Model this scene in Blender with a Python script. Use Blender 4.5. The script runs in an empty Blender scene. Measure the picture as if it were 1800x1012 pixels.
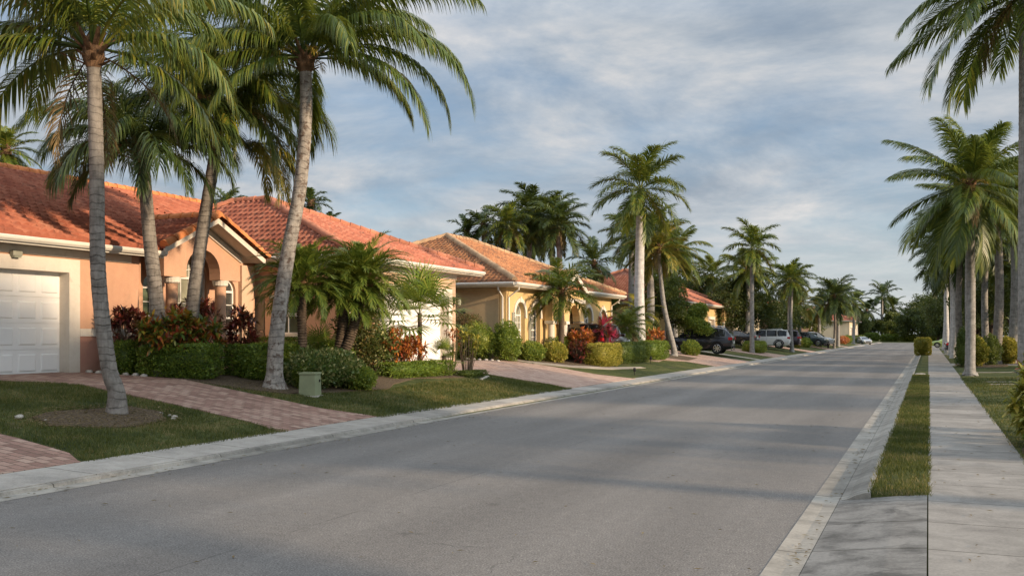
import bpy, bmesh, math, random
import numpy as np
from mathutils import Vector, Matrix
from mathutils.geometry import tessellate_polygon
R = math.radians
SC = bpy.context.scene
COL = SC.collection
# ------------------------------------------------------------------ camera
YAW = math.atan2(732, 1700)
cam_d = bpy.data.cameras.new('camera'); cam = bpy.data.objects.new('camera', cam_d); COL.objects.link(cam)
cam.location = (0, 0, 1.8); cam.rotation_euler = (R(90), 0, YAW)
cam_d.sensor_width = 36; cam_d.lens = 34; cam_d.shift_y = 82 / 1800; cam_d.clip_end = 3000
SC.camera = cam
# ------------------------------------------------------------------ world, sun, exposure
SUN_EL, SUN_AZ = R(15.5), R(-7)           # azimuth measured from +X towards +Y
w = bpy.data.worlds.new('World'); SC.world = w; w.use_nodes = True
nt = w.node_tree; nt.nodes.clear()
def N(t, ty, **k):
    n = t.nodes.new(ty)
    for a, b in k.items(): setattr(n, a, b)
    return n
out = N(nt, 'ShaderNodeOutputWorld')
sky = N(nt, 'ShaderNodeTexSky', sky_type='NISHITA', sun_disc=False, sun_elevation=SUN_EL, sun_rotation=R(90) - SUN_AZ, air_density=1.0, dust_density=.4, ozone_density=3.0)
bg = N(nt, 'ShaderNodeBackground'); bg.inputs[1].default_value = .115
nt.links.new(sky.outputs[0], bg.inputs[0])
tc = N(nt, 'ShaderNodeTexCoord'); sp = N(nt, 'ShaderNodeSeparateXYZ'); nt.links.new(tc.outputs['Generated'], sp.inputs[0])
def M(t, op, a, b=None, c=None, clamp=False):
    n = N(t, 'ShaderNodeMath', operation=op, use_clamp=clamp)
    for i, v in enumerate((a, b, c)):
        if v is None: continue
        if isinstance(v, (int, float)): n.inputs[i].default_value = v
        else: t.links.new(v, n.inputs[i])
    return n.outputs[0]
def ramp(t, fac, stops):
    n = N(t, 'ShaderNodeValToRGB'); e = n.color_ramp.elements
    while len(e) < len(stops): e.new(.5)
    for q, (p, c) in zip(e, stops):
        q.position = p; q.color = (c[0], c[1], c[2], 1) if not isinstance(c, (int, float)) else (c, c, c, 1)
    t.links.new(fac, n.inputs[0]); return n.outputs[0]
def noise(t, vec, scale, detail=4, rough=.55, dist=0):
    n = N(t, 'ShaderNodeTexNoise'); n.inputs['Scale'].default_value = scale; n.inputs['Detail'].default_value = detail
    n.inputs['Roughness'].default_value = rough; n.inputs['Distortion'].default_value = dist
    if vec is not None: t.links.new(vec, n.inputs['Vector'])
    return n.outputs['Fac']
def mixc(t, f, a, b, mode='MIX'):
    n = N(t, 'ShaderNodeMix', data_type='RGBA', blend_type=mode)
    for s, v in ((n.inputs[0], f), (n.inputs[6], a), (n.inputs[7], b)):
        if isinstance(v, (int, float)): s.default_value = v
        elif isinstance(v, tuple): s.default_value = (v[0], v[1], v[2], 1)
        else: t.links.new(v, s)
    return n.outputs[2]
zc = M(nt, 'ADD', M(nt, 'MAXIMUM', sp.outputs[2], 0), .17)
cv = N(nt, 'ShaderNodeCombineXYZ')
nt.links.new(M(nt, 'DIVIDE', sp.outputs[0], zc), cv.inputs[0]); nt.links.new(M(nt, 'DIVIDE', sp.outputs[1], zc), cv.inputs[1])
mp = N(nt, 'ShaderNodeMapping'); nt.links.new(cv.outputs[0], mp.inputs[0])
mp.inputs['Rotation'].default_value = (0, 0, R(28)); mp.inputs['Scale'].default_value = (1.15, 1.15, 1); mp.inputs['Location'].default_value = (3.1, 1.7, 0)
n1 = noise(nt, mp.outputs[0], .62, 7, .60, .30)
n2 = noise(nt, mp.outputs[0], 1.15, 8, .62, .30)
cl = M(nt, 'ADD', M(nt, 'MULTIPLY', n1, .65), M(nt, 'MULTIPLY', n2, .35))
mask0 = ramp(nt, cl, [(.36, .55), (.46, .82), (.54, 1)])
mask = M(nt, 'MAXIMUM', mask0, ramp(nt, sp.outputs[2], [(.0, .97), (.05, .90), (.16, .5), (.3, 0)]))
shade = ramp(nt, n2, [(.32, (.19, .235, .295)), (.44, (.275, .32, .375)), (.53, (.375, .41, .45)), (.62, (.50, .505, .515)), (.72, (.66, .63, .61))])
shade = mixc(nt, ramp(nt, sp.outputs[2], [(.0, .75), (.06, .45), (.15, 0)]), shade, (.50, .525, .52))
cbg = N(nt, 'ShaderNodeBackground'); cbg.inputs[1].default_value = 1.0
nt.links.new(shade, cbg.inputs[0])
# the cloud deck is brightest overhead and towards the low sun
el_ = ramp(nt, sp.outputs[2], [(.0, .0), (.30, .0), (.70, 1.0)])
sd_n = N(nt, 'ShaderNodeVectorMath', operation='DOT_PRODUCT'); nt.links.new(tc.outputs['Generated'], sd_n.inputs[0]); sd_n.inputs[1].default_value = (math.cos(SUN_AZ), math.sin(SUN_AZ), .28)
ss_ = ramp(nt, sd_n.outputs['Value'], [(.55, 0), (1.0, 1)])
nt.links.new(M(nt, 'ADD', M(nt, 'ADD', M(nt, 'MULTIPLY', el_, 1.35), .86), M(nt, 'MULTIPLY', ss_, 1.3)), cbg.inputs[1])
mx = N(nt, 'ShaderNodeMixShader'); nt.links.new(mask, mx.inputs[0]); nt.links.new(bg.outputs[0], mx.inputs[1]); nt.links.new(cbg.outputs[0], mx.inputs[2])
nt.links.new(mx.outputs[0], out.inputs[0])
sun_d = bpy.data.lights.new('sun', 'SUN'); sun_d.energy = 3.9; sun_d.angle = R(1.8); sun_d.color = (1.0, .76, .52)
sun = bpy.data.objects.new('sun', sun_d); COL.objects.link(sun); sun.location = (60, 0, 40)
sd = Vector((math.cos(SUN_EL) * math.cos(SUN_AZ), math.cos(SUN_EL) * math.sin(SUN_AZ), math.sin(SUN_EL)))
sun.rotation_euler = sd.to_track_quat('Z', 'Y').to_euler()
vs = SC.view_settings; vs.view_transform = 'Standard'; vs.look = 'None'; vs.gamma = 1; vs.exposure = 0.62
SC.cycles.max_bounces = 6; SC.cycles.transparent_max_bounces = 4; SC.cycles.use_adaptive_sampling = True

# ------------------------------------------------------------------ materials
def mat(name, rough=.8, spec=.3, metal=0):
    m = bpy.data.materials.new(name); m.use_nodes = True; t = m.node_tree
    b = t.nodes['Principled BSDF']; b.inputs['Roughness'].default_value = rough; b.inputs['Specular IOR Level'].default_value = spec
    b.inputs['Metallic'].default_value = metal
    return m, t, b
def setc(t, b, c):
    if isinstance(c, tuple): b.inputs['Base Color'].default_value = (c[0], c[1], c[2], 1)
    else: t.links.new(c, b.inputs['Base Color'])
def bump(t, b, h, dist=.01, strength=1.0):
    n = N(t, 'ShaderNodeBump'); n.inputs['Distance'].default_value = dist; n.inputs['Strength'].default_value = strength
    t.links.new(h, n.inputs['Height']); t.links.new(n.outputs[0], b.inputs['Normal'])
def wpos(t):
    return N(t, 'ShaderNodeNewGeometry').outputs['Position']
def opos(t):
    return N(t, 'ShaderNodeTexCoord').outputs['Object']
def plain(name, c, rough=.6, spec=.3, var=.12, scale=6, metal=0, bmp=0):
    m, t, b = mat(name, rough, spec, metal); p = opos(t)
    f = noise(t, p, scale, 5)
    lo = tuple(x * (1 - var) for x in c); hi = tuple(min(1, x * (1 + var)) for x in c)
    setc(t, b, ramp(t, f, [(.3, lo), (.7, hi)]))
    if bmp: bump(t, b, noise(t, p, scale * 8, 4), bmp)
    return m
def stucco(name, c, c2=None):
    m, t, b = mat(name, .9, .15); p = wpos(t)
    f = noise(t, p, .5, 6, .6); g = noise(t, p, 9, 4)
    c2 = c2 or tuple(x * .84 for x in c)
    col = ramp(t, M(t, 'ADD', M(t, 'MULTIPLY', f, .7), M(t, 'MULTIPLY', g, .3)), [(.35, c2), (.62, c)])
    mpn = N(t, 'ShaderNodeMapping'); mpn.inputs['Scale'].default_value = (2.2, 2.2, .35); t.links.new(p, mpn.inputs[0])
    st = ramp(t, noise(t, mpn.outputs[0], 1.0, 6, .6), [(.36, .93), (.6, 1.0)])
    cc = mixc(t, 1.0, col, st, 'MULTIPLY')
    sz = N(t, 'ShaderNodeSeparateXYZ'); t.links.new(p, sz.inputs[0]); low = M(t, 'MULTIPLY', ramp(t, M(t, 'SUBTRACT', sz.outputs[2], .85), [(.0, .55), (.35, 0)]), noise(t, p, 5, 5, .7))
    spots = M(t, 'MULTIPLY', ramp(t, noise(t, p, 2.2, 7, .75), [(.60, 0), (.70, .35)]), 1)
    setc(t, b, mixc(t, M(t, 'ADD', low, spots, clamp=True), cc, (.24, .19, .14))); bump(t, b, noise(t, p, 40, 4, .7), .010)
    return m
def leafmat(name, stops, trans=.28, rough=.45, spec=.35, nscale=1.2, nmix=.45):
    m, t, b = mat(name, rough, spec)
    g = N(t, 'ShaderNodeNewGeometry'); oi = N(t, 'ShaderNodeObjectInfo')
    f = M(t, 'ADD', M(t, 'MULTIPLY', g.outputs['Random Per Island'], 1 - nmix), M(t, 'MULTIPLY', noise(t, g.outputs['Position'], nscale, 2), nmix))
    f = M(t, 'ADD', f, M(t, 'MULTIPLY', M(t, 'SUBTRACT', oi.outputs['Random'], .5), .12), clamp=True)
    c = ramp(t, f, stops); setc(t, b, c)
    tr = N(t, 'ShaderNodeBsdfTranslucent'); 
    t.links.new(mixc(t, .5, c, (.30, .34, .04), 'MIX'), tr.inputs[0])
    mxs = N(t, 'ShaderNodeMixShader'); mxs.inputs[0].default_value = trans
    t.links.new(b.outputs[0], mxs.inputs[1]); t.links.new(tr.outputs[0], mxs.inputs[2])
    t.links.new(mxs.outputs[0], t.nodes['Material Output'].inputs[0])
    return m
MT = {}
MT['palm'] = leafmat('palm_leaf', [(.15, (0.049, 0.082, 0.018)), (.5, (0.095, 0.143, 0.023)), (.75, (0.191, 0.204, 0.028)), (.95, (0.363, 0.258, 0.042))], .28, .38, .45, .8, .4)
MT['palm_dark'] = leafmat('palm_leaf_dark', [(.15, (0.027, 0.048, 0.017)), (.5, (0.048, 0.082, 0.022)), (.8, (0.096, 0.121, 0.025)), (.97, (0.181, 0.150, 0.039))], .22, .42, .4, .8, .4)
MT['palm_yellow'] = leafmat('palm_leaf_yellow', [(.1, (.06, .09, .02)), (.4, (.16, .17, .03)), (.7, (.32, .25, .04)), (.95, (.38, .24, .06))], .3, .45)
MT['palm_light'] = leafmat('palm_leaf_light', [(.15, (0.064, 0.116, 0.023)), (.5, (0.137, 0.204, 0.032)), (.8, (0.257, 0.277, 0.047))], .3, .4, .4)
MT['dry'] = leafmat('dry_frond', [(.2, (.09, .06, .03)), (.6, (.20, .14, .07)), (.9, (.28, .22, .12))], .15, .8, .1)
MT['hedge'] = leafmat('hedge_leaf', [(.2, (0.055, 0.093, 0.015)), (.5, (0.121, 0.190, 0.025)), (.8, (0.259, 0.304, 0.037))], .25, .45, .35, 3)
MT['hedge_dk'] = leafmat('hedge_leaf_dark', [(.2, (0.030, 0.054, 0.012)), (.5, (0.063, 0.100, 0.019)), (.85, (0.139, 0.171, 0.028))], .2, .5, .3, 3)
MT['hedge_lt'] = leafmat('hedge_leaf_bright', [(.15, (0.058, 0.111, 0.019)), (.5, (0.156, 0.221, 0.033)), (.85, (0.338, 0.351, 0.052))], .3, .45, .3, 3)
MT['gold'] = leafmat('golden_leaf', [(.15, (.07, .10, .015)), (.4, (.24, .24, .035)), (.7, (.44, .36, .06)), (.9, (.52, .40, .12))], .3, .5, .3, 4)
MT['varieg'] = leafmat('variegated_leaf', [(.15, (0.038, 0.072, 0.018)), (.45, (0.090, 0.143, 0.031)), (.62, (0.210, 0.229, 0.074)), (.8, (0.450, 0.401, 0.172)), (.95, (0.180, 0.115, 0.061))], .2, .45, .35, 4)
MT['croton'] = leafmat('croton_leaf', [(.15, (.04, .08, .02)), (.42, (.11, .17, .03)), (.50, (.30, .30, .04)), (.57, (.50, .20, .035)), (.68, (.40, .06, .03)), (.88, (.12, .02, .022))], .25, .35, .5, 2.2, .55)
MT['croton_red'] = leafmat('croton_leaf_red', [(.2, (0.084, 0.036, 0.018)), (.4, (0.312, 0.054, 0.024)), (.55, (0.540, 0.156, 0.036)), (.7, (0.576, 0.240, 0.048)), (.9, (0.192, 0.024, 0.024))], .22, .4, .4, 3)
MT['croton_dark'] = leafmat('croton_leaf_purple', [(.2, (0.037, 0.015, 0.015)), (.5, (0.125, 0.025, 0.027)), (.8, (0.275, 0.050, 0.037)), (.95, (0.062, 0.075, 0.025))], .18, .35, .5, 3)
MT['ti'] = leafmat('pink_leaf', [(.2, (.16, .008, .03)), (.5, (.38, .02, .08)), (.85, (.50, .07, .14))], .25, .4, .4, 3)
MT['mixed'] = leafmat('mixed_leaf', [(.15, (.03, .045, .015)), (.4, (.07, .09, .025)), (.6, (.15, .13, .04)), (.8, (.26, .11, .05)), (.95, (.30, .22, .08))], .22, .5, .3, 2.5)
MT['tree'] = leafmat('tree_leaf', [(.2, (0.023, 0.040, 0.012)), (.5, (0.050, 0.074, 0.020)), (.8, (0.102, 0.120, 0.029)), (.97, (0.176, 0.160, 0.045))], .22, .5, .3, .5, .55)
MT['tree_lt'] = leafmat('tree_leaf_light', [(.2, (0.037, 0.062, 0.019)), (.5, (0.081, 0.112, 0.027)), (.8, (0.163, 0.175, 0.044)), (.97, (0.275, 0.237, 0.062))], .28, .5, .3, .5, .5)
def trunkmat(name, c1, c2, ring, dark=.45, blotch=None):
    m, t, b = mat(name, .88, .15); tcn = N(t, 'ShaderNodeTexCoord'); p = tcn.outputs['Object']
    s = N(t, 'ShaderNodeSeparateXYZ'); t.links.new(p, s.inputs[0])
    nz = noise(t, p, 3.0, 4)
    z = M(t, 'ADD', s.outputs[2], M(t, 'MULTIPLY', nz, .22))
    fr = M(t, 'FRACT', M(t, 'DIVIDE', z, ring))
    lines = ramp(t, fr, [(0, dark), (.06, dark * 1.4), (.16, 1), (.93, .94), (1, dark)])
    lines = mixc(t, ramp(t, noise(t, p, 2.2, 3), [(.35, .25), (.6, 1)]), (1, 1, 1), lines)
    f = noise(t, p, 5.5, 6, .65)
    col = ramp(t, f, [(.3, c1), (.55, c2), (.75, tuple(min(1, x * 1.22) for x in c2))])
    if blotch:
        col = mixc(t, ramp(t, noise(t, p, 7, 5, .7, .5), [(.52, 0), (.60, .8)]), col, blotch)
    mpn = N(t, 'ShaderNodeMapping'); mpn.inputs['Scale'].default_value = (9, 9, 1.2); t.links.new(p, mpn.inputs[0])
    streak = ramp(t, noise(t, mpn.outputs[0], 2, 5, .7), [(.35, .72), (.6, 1.0)])
    col = mixc(t, 1.0, col, lines, 'MULTIPLY'); col = mixc(t, 1.0, col, streak, 'MULTIPLY')
    setc(t, b, col); bump(t, b, M(t, 'ADD', lines, M(t, 'MULTIPLY', f, .5)), .02)
    return m
MT['coco_trunk'] = trunkmat('coconut_bark', (.125, .11, .095), (.25, .225, .195), .13, .48)
MT['coco_trunk_pale'] = trunkmat('coconut_bark_pale', (.19, .17, .15), (.37, .335, .29), .15, .5, (.11, .07, .05))
MT['royal_trunk'] = trunkmat('royal_bark', (.42, .40, .38), (.58, .56, .53), .34, .84)
MT['grey_trunk'] = trunkmat('grey_palm_bark', (.19, .18, .165), (.33, .315, .29), .20, .68)
MT['date_trunk'] = trunkmat('date_bark', (.055, .04, .03), (.14, .105, .075), .07, .45)
MT['bark'] = plain('rough_bark', (.085, .065, .05), .9, .1, .35, 4, bmp=.02)
MT['shaft'] = plain('green_crownshaft', (.13, .155, .06), .45, .4, .25, 3)
MT['fibre'] = plain('brown_fibre', (.16, .095, .055), .95, .1, .45, 9, bmp=.02)
MT['stalk'] = plain('yellow_stalk', (.36, .27, .05), .5, .3, .25, 5)
MT['stem'] = plain('woody_stem', (.13, .10, .07), .85, .1, .3, 6)
MT['peach'] = stucco('peach_stucco', (.57, .345, .225), (.50, .285, .19))
MT['pink'] = stucco('pink_stucco', (.47, .245, .18), (.42, .21, .155))
MT['peach2'] = stucco('light_peach_stucco', (.61, .43, .30), (.55, .36, .25))
MT['yellow'] = stucco('yellow_stucco', (.62, .445, .215), (.56, .385, .18))
MT['tan'] = stucco('tan_stucco', (.52, .38, .22))  # the yellow stucco with the side wall's shade put into its colour
MT['cream'] = stucco('cream_stucco', (.60, .52, .38))
MT['white'] = plain('white_paint', (.74, .70, .63), .6, .3, .06, 2)
MT['trim'] = stucco('white_trim', (.70, .64, .55), (.62, .55, .46))
MT['gutter'] = plain('gutter_paint', (.66, .62, .54), .45, .4, .08, 2)
MT['door_white'] = plain('garage_door_paint', (.74, .73, .70), .45, .4, .03, 1.5)
MT['grey_paint'] = plain('grey_green_paint', (.30, .30, .24), .6, .3, .1, 3)
MT['vinyl'] = plain('white_vinyl', (.78, .76, .70), .4, .4, .04, 3)
MT['black'] = plain('black_metal', (.022, .02, .018), .45, .4, .2, 10)
MT['rubber'] = plain('black_rubber', (.02, .02, .02), .85, .1, .2, 10)
MT['cabinet'] = plain('green_cabinet_paint', (.235, .26, .15), .5, .35, .10, 5)
MT['plastic'] = plain('grey_plastic', (.05, .05, .055), .6, .3, .15, 10)
MT['stone'] = plain('pale_stone', (.50, .46, .40), .9, .1, .25, 12, bmp=.02)
def glass(name, c, rough=.06):
    m, t, b = mat(name, rough, .9); p = wpos(t)
    setc(t, b, ramp(t, noise(t, p, 1.3, 3), [(.35, tuple(x * .55 for x in c)), (.65, c)])); return m
MT['glass'] = glass('dark_window_glass', (.06, .065, .06))
MT['glass_c'] = glass('curtained_window_glass', (.34, .34, .25), .15)
MT['glass_g'] = glass('green_curtain_glass', (.12, .15, .09), .12)
MT['carglass'] = glass('car_glass', (.015, .018, .022), .04)
def carpaint(name, c, metal=.3):
    m, t, b = mat(name, .28, .5, metal); setc(t, b, c)
    b.inputs['Coat Weight'].default_value = .8; b.inputs['Coat Roughness'].default_value = .05; return m
MT['car_black'] = carpaint('black_car_paint', (.012, .013, .018)); MT['car_white'] = carpaint('white_car_paint', (.72, .72, .70), 0)
MT['car_green'] = carpaint('dark_green_car_paint', (.015, .03, .03)); MT['car_maroon'] = carpaint('dark_maroon_car_paint', (.022, .010, .010))
MT['car_silver'] = carpaint('silver_car_paint', (.45, .46, .46), .6); MT['car_lime'] = carpaint('pale_lime_car_paint', (.38, .48, .13), .1)
MT['car_purple'] = carpaint('dark_plum_car_paint', (.035, .025, .035))
MT['chrome'] = plain('bright_metal', (.62, .62, .62), .25, .5, .05, 5, metal=.9)
MT['red_lens'] = plain('red_lens', (.42, .015, .02), .2, .6, .1, 5); MT['clear_lens'] = plain('clear_lens', (.75, .75, .72), .12, .7, .05, 5)
MT['arch'] = plain('black_cladding', (.018, .018, .02), .7, .2, .1, 9)
MT['plate'] = plain('number_plate_white', (.62, .64, .60), .5, .3, .05, 5)
# roofs
def roofmat(name, stops, dark=(.10, .06, .045), wear=.5, thr=.55):
    m, t, b = mat(name, .85, .15); p = wpos(t)
    at = N(t, 'ShaderNodeAttribute', attribute_name='tv')
    big = noise(t, p, .55, 5, .65)
    f = M(t, 'ADD', M(t, 'MULTIPLY', at.outputs['Fac'], .34), M(t, 'ADD', M(t, 'MULTIPLY', big, .6), .03))
    col = ramp(t, f, stops)
    st = ramp(t, noise(t, p, 3.4, 6, .7), [(thr, 0), (thr + .12, wear)])
    setc(t, b, mixc(t, st, col, dark)); bump(t, b, noise(t, p, 26, 4), .008)
    return m
MT['roof_orange'] = roofmat('orange_red_clay_tile', [(.2, (.21, .068, .043)), (.45, (.32, .105, .062)), (.7, (.40, .155, .095)), (.9, (.45, .25, .165))], (.15, .07, .05), .6, .53)
MT['roof_rust'] = roofmat('faded_red_clay_tile', [(.2, (.24, .085, .06)), (.5, (.38, .14, .09)), (.8, (.50, .23, .155))], (.12, .075, .06), .6, .53)
MT['roof_brown'] = roofmat('weathered_brown_orange_tile', [(.2, (.21, .10, .06)), (.5, (.36, .165, .08)), (.8, (.48, .25, .13))], (.12, .085, .065), .75, .50)
MT['roof_far'] = roofmat('distant_red_tile', [(.2, (.23, .09, .065)), (.5, (.34, .14, .095)), (.8, (.43, .21, .15))])
MT['roof_grey'] = roofmat('brown_grey_tile', [(.2, (.13, .08, .06)), (.5, (.20, .13, .10)), (.8, (.30, .20, .15))])
MT['cap'] = plain('orange_ridge_tile', (.52, .19, .07), .85, .15, .35, 2.2, bmp=.01)
MT['cap_rust'] = plain('rust_ridge_tile', (.42, .17, .10), .85, .15, .35, 2.2, bmp=.01)
MT['cap_tan'] = plain('tan_ridge_tile', (.40, .26, .15), .85, .15, .35, 2.2, bmp=.01)
# ground materials
def asphalt():
    m, t, b = mat('asphalt', .86, .28); p = wpos(t)
    fine = noise(t, p, 60, 4, .85); mid = noise(t, p, 9, 6, .75)
    mpn = N(t, 'ShaderNodeMapping'); mpn.inputs['Scale'].default_value = (.9, .12, 1); t.links.new(p, mpn.inputs[0])
    big = noise(t, mpn.outputs[0], .7, 6, .6, .3)
    c = ramp(t, fine, [(.33, (.060, .056, .052)), (.46, (.140, .131, .120)), (.57, (.214, .201, .184)), (.67, (.42, .395, .36))])
    c = mixc(t, 1.0, c, ramp(t, big, [(.32, .84), (.68, 1.14)]), 'MULTIPLY')
    c = mixc(t, 1.0, c, ramp(t, mid, [(.3, .80), (.7, 1.14)]), 'MULTIPLY')
    vor = N(t, 'ShaderNodeTexVoronoi', feature='DISTANCE_TO_EDGE'); vor.inputs['Scale'].default_value = .30
    wv = N(t, 'ShaderNodeVectorMath', operation='ADD'); t.links.new(p, wv.inputs[0])
    nn = N(t, 'ShaderNodeTexNoise'); nn.inputs['Scale'].default_value = 1.4; nn.inputs['Detail'].default_value = 5; t.links.new(p, nn.inputs['Vector'])
    t.links.new(nn.outputs['Color'], wv.inputs[1]); t.links.new(wv.outputs[0], vor.inputs['Vector'])
    crack = M(t, 'MULTIPLY', ramp(t, vor.outputs[0], [(.0, .5), (.0028, 0)]), ramp(t, noise(t, p, .35, 3), [(.56, 0), (.64, 1)]))
    c = mixc(t, crack, c, (.03, .028, .025))
    sx = N(t, 'ShaderNodeSeparateXYZ'); t.links.new(p, sx.inputs[0]); wob = M(t, 'MULTIPLY', M(t, 'SUBTRACT', noise(t, p, .25, 3), .5), 1.2)
    lane = M(t, 'SINE', M(t, 'MULTIPLY', M(t, 'ADD', sx.outputs[0], wob), 3.6)); c = mixc(t, 1.0, c, ramp(t, M(t, 'ADD', M(t, 'MULTIPLY', lane, .5), .5), [(0, .93), (1, 1.06)]), 'MULTIPLY')
    vo = N(t, 'ShaderNodeTexVoronoi'); vo.inputs['Scale'].default_value = .8; t.links.new(p, vo.inputs['Vector'])
    drip = M(t, 'MULTIPLY', ramp(t, vo.outputs['Distance'], [(.03, .7), (.075, 0)]), ramp(t, noise(t, p, .5, 2), [(.5, 0), (.58, 1)])); c = mixc(t, drip, c, (.04, .037, .033))
    seam = M(t, 'LESS_THAN', M(t, 'ABSOLUTE', M(t, 'SUBTRACT', M(t, 'ADD', sx.outputs[0], M(t, 'MULTIPLY', wob, .05)), -5.35)), .008); c = mixc(t, M(t, 'MULTIPLY', seam, M(t, 'MULTIPLY', ramp(t, noise(t, p, .8, 3), [(.45, 0), (.55, 1)]), .55)), c, (.05, .046, .04))
    setc(t, b, c); bump(t, b, M(t, 'ADD', fine, M(t, 'MULTIPLY', mid, .5)), .006); return m
MT['asphalt'] = asphalt()
def concrete(name, c, jy=1.22, jx=None, stain=.55, off=0.0, x0=0.0):
    m, t, b = mat(name, .88, .2); p = wpos(t); s = N(t, 'ShaderNodeSeparateXYZ'); t.links.new(p, s.inputs[0])
    f = noise(t, p, 1.1, 7, .68); g = noise(t, p, 38, 4, .7)
    mpn = N(t, 'ShaderNodeMapping'); mpn.inputs['Scale'].default_value = (1, 1.15, 1); t.links.new(p, mpn.inputs[0])
    f2 = noise(t, mpn.outputs[0], 2.3, 7, .7, .6)
    col = ramp(t, M(t, 'ADD', M(t, 'MULTIPLY', f, .55), M(t, 'MULTIPLY', g, .45)), [(.34, tuple(x * .70 for x in c)), (.5, c), (.66, tuple(min(1, x * 1.18) for x in c))])
    col = mixc(t, 1.0, col, ramp(t, f2, [(.36, stain), (.58, 1.0)]), 'MULTIPLY')
    def joint(o, per, sh, wd=.009):
        z = M(t, 'ADD', M(t, 'DIVIDE', M(t, 'ADD', o, sh), per), 0)
        # slab-to-slab tone
        wn = N(t, 'ShaderNodeTexWhiteNoise', noise_dimensions='1D'); t.links.new(M(t, 'FLOOR', z), wn.inputs['W'])
        d = M(t, 'ABSOLUTE', M(t, 'SUBTRACT', M(t, 'FRACT', z), .5))
        return M(t, 'GREATER_THAN', d, .5 - wd / per), wn.outputs['Value']
    j, tone = joint(s.outputs[1], jy, off)
    col = mixc(t, 1.0, col, ramp(t, tone, [(0, .80), (.3, .97), (1, 1.10)]), 'MULTIPLY')
    if jx:
        j2, _ = joint(s.outputs[0], jx, x0); j = M(t, 'MAXIMUM', j, j2)
    col = mixc(t, M(t, 'MULTIPLY', j, .75), col, (.045, .042, .03))
    setc(t, b, col); bump(t, b, M(t, 'SUBTRACT', M(t, 'MULTIPLY', g, .3), M(t, 'MULTIPLY', j, 2)), .006); return m
MT['walk'] = concrete('sidewalk_concrete', (.285, .268, .24), 1.22, None, .74, .2)
MT['walk_l'] = concrete('left_sidewalk_concrete', (.36, .335, .295), 1.5, None, .80, .0)
MT['gutter_c'] = concrete('gutter_concrete', (.32, .30, .26), 3.0, None, .62, .7)
MT['apron'] = concrete('apron_concrete', (.25, .238, .215), 1.22, None, .42, .2)
MT['path'] = concrete('path_concrete', (.42, .36, .29), 1.8, None, .8, .1)
def pavers(name, c1, c2, c3, rot):
    m, t, b = mat(name, .88, .2); p = wpos(t)
    mpn = N(t, 'ShaderNodeMapping'); mpn.inputs['Rotation'].default_value = (0, 0, rot); t.links.new(p, mpn.inputs[0])
    br = N(t, 'ShaderNodeTexBrick'); t.links.new(mpn.outputs[0], br.inputs['Vector'])
    br.inputs['Scale'].default_value = 1; br.inputs['Brick Width'].default_value = .23; br.inputs['Row Height'].default_value = .155
    br.inputs['Mortar Size'].default_value = .010; br.inputs['Mortar Smooth'].default_value = .3; br.inputs['Bias'].default_value = 0
    br.inputs['Color1'].default_value = (0, 0, 0, 1); br.inputs['Color2'].default_value = (1, 1, 1, 1); br.inputs['Mortar'].default_value = (.5, .5, .5, 1)
    g = noise(t, p, 45, 4, .7); f = noise(t, p, .9, 6, .6)
    fac = M(t, 'ADD', M(t, 'MULTIPLY', br.outputs['Color'], .6), M(t, 'MULTIPLY', f, .4))
    col = ramp(t, fac, [(.12, c1), (.45, c2), (.85, c3)])
    col = mixc(t, 1.0, col, ramp(t, g, [(.3, .82), (.7, 1.12)]), 'MULTIPLY')
    col = mixc(t, M(t, 'MULTIPLY', br.outputs['Fac'], .8), col, (.10, .075, .055))
    setc(t, b, col); bump(t, b, M(t, 'SUBTRACT', M(t, 'MULTIPLY', g, .3), br.outputs['Fac']), .008); return m
MT['paver'] = pavers('red_pavers', (.20, .115, .09), (.32, .195, .15), (.44, .31, .24), 0)
MT['paver2'] = pavers('pale_pink_pavers', (.34, .22, .17), (.44, .30, .235), (.52, .38, .30), 0)
def grassmat():
    m, t, b = mat('lawn_grass', .9, .15); p = wpos(t)
    f = noise(t, p, .55, 6, .65); g = noise(t, p, 22, 5, .75); h = noise(t, p, 2.6, 6, .7)
    col = ramp(t, M(t, 'ADD', M(t, 'MULTIPLY', f, .5), M(t, 'MULTIPLY', h, .5)), [(.36, (.028, .040, .013)), (.46, (.055, .070, .020)), (.55, (.095, .102, .030)), (.66, (.19, .15, .065))])
    col = mixc(t, 1.0, col, ramp(t, g, [(.3, .55), (.68, 1.3)]), 'MULTIPLY')
    dirt = ramp(t, noise(t, p, 1.4, 6, .8), [(.57, 0), (.66, .75)])
    setc(t, b, mixc(t, dirt, col, (.16, .12, .07))); bump(t, b, g, .03); return m
MT['grass'] = grassmat()
MT['blade'] = leafmat('grass_blade', [(.2, (.028, .042, .012)), (.42, (.058, .076, .018)), (.56, (.105, .112, .028)), (.68, (.24, .19, .085))], .2, .6, .2, 1.1, .6)
def mulch():
    m, t, b = mat('bark_mulch', .95, .1); p = wpos(t); g = noise(t, p, 30, 5, .8)
    setc(t, b, ramp(t, g, [(.35, (.05, .035, .022)), (.55, (.14, .105, .07)), (.72, (.30, .25, .18))])); bump(t, b, g, .03); return m
MT['mulch'] = mulch()

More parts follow.
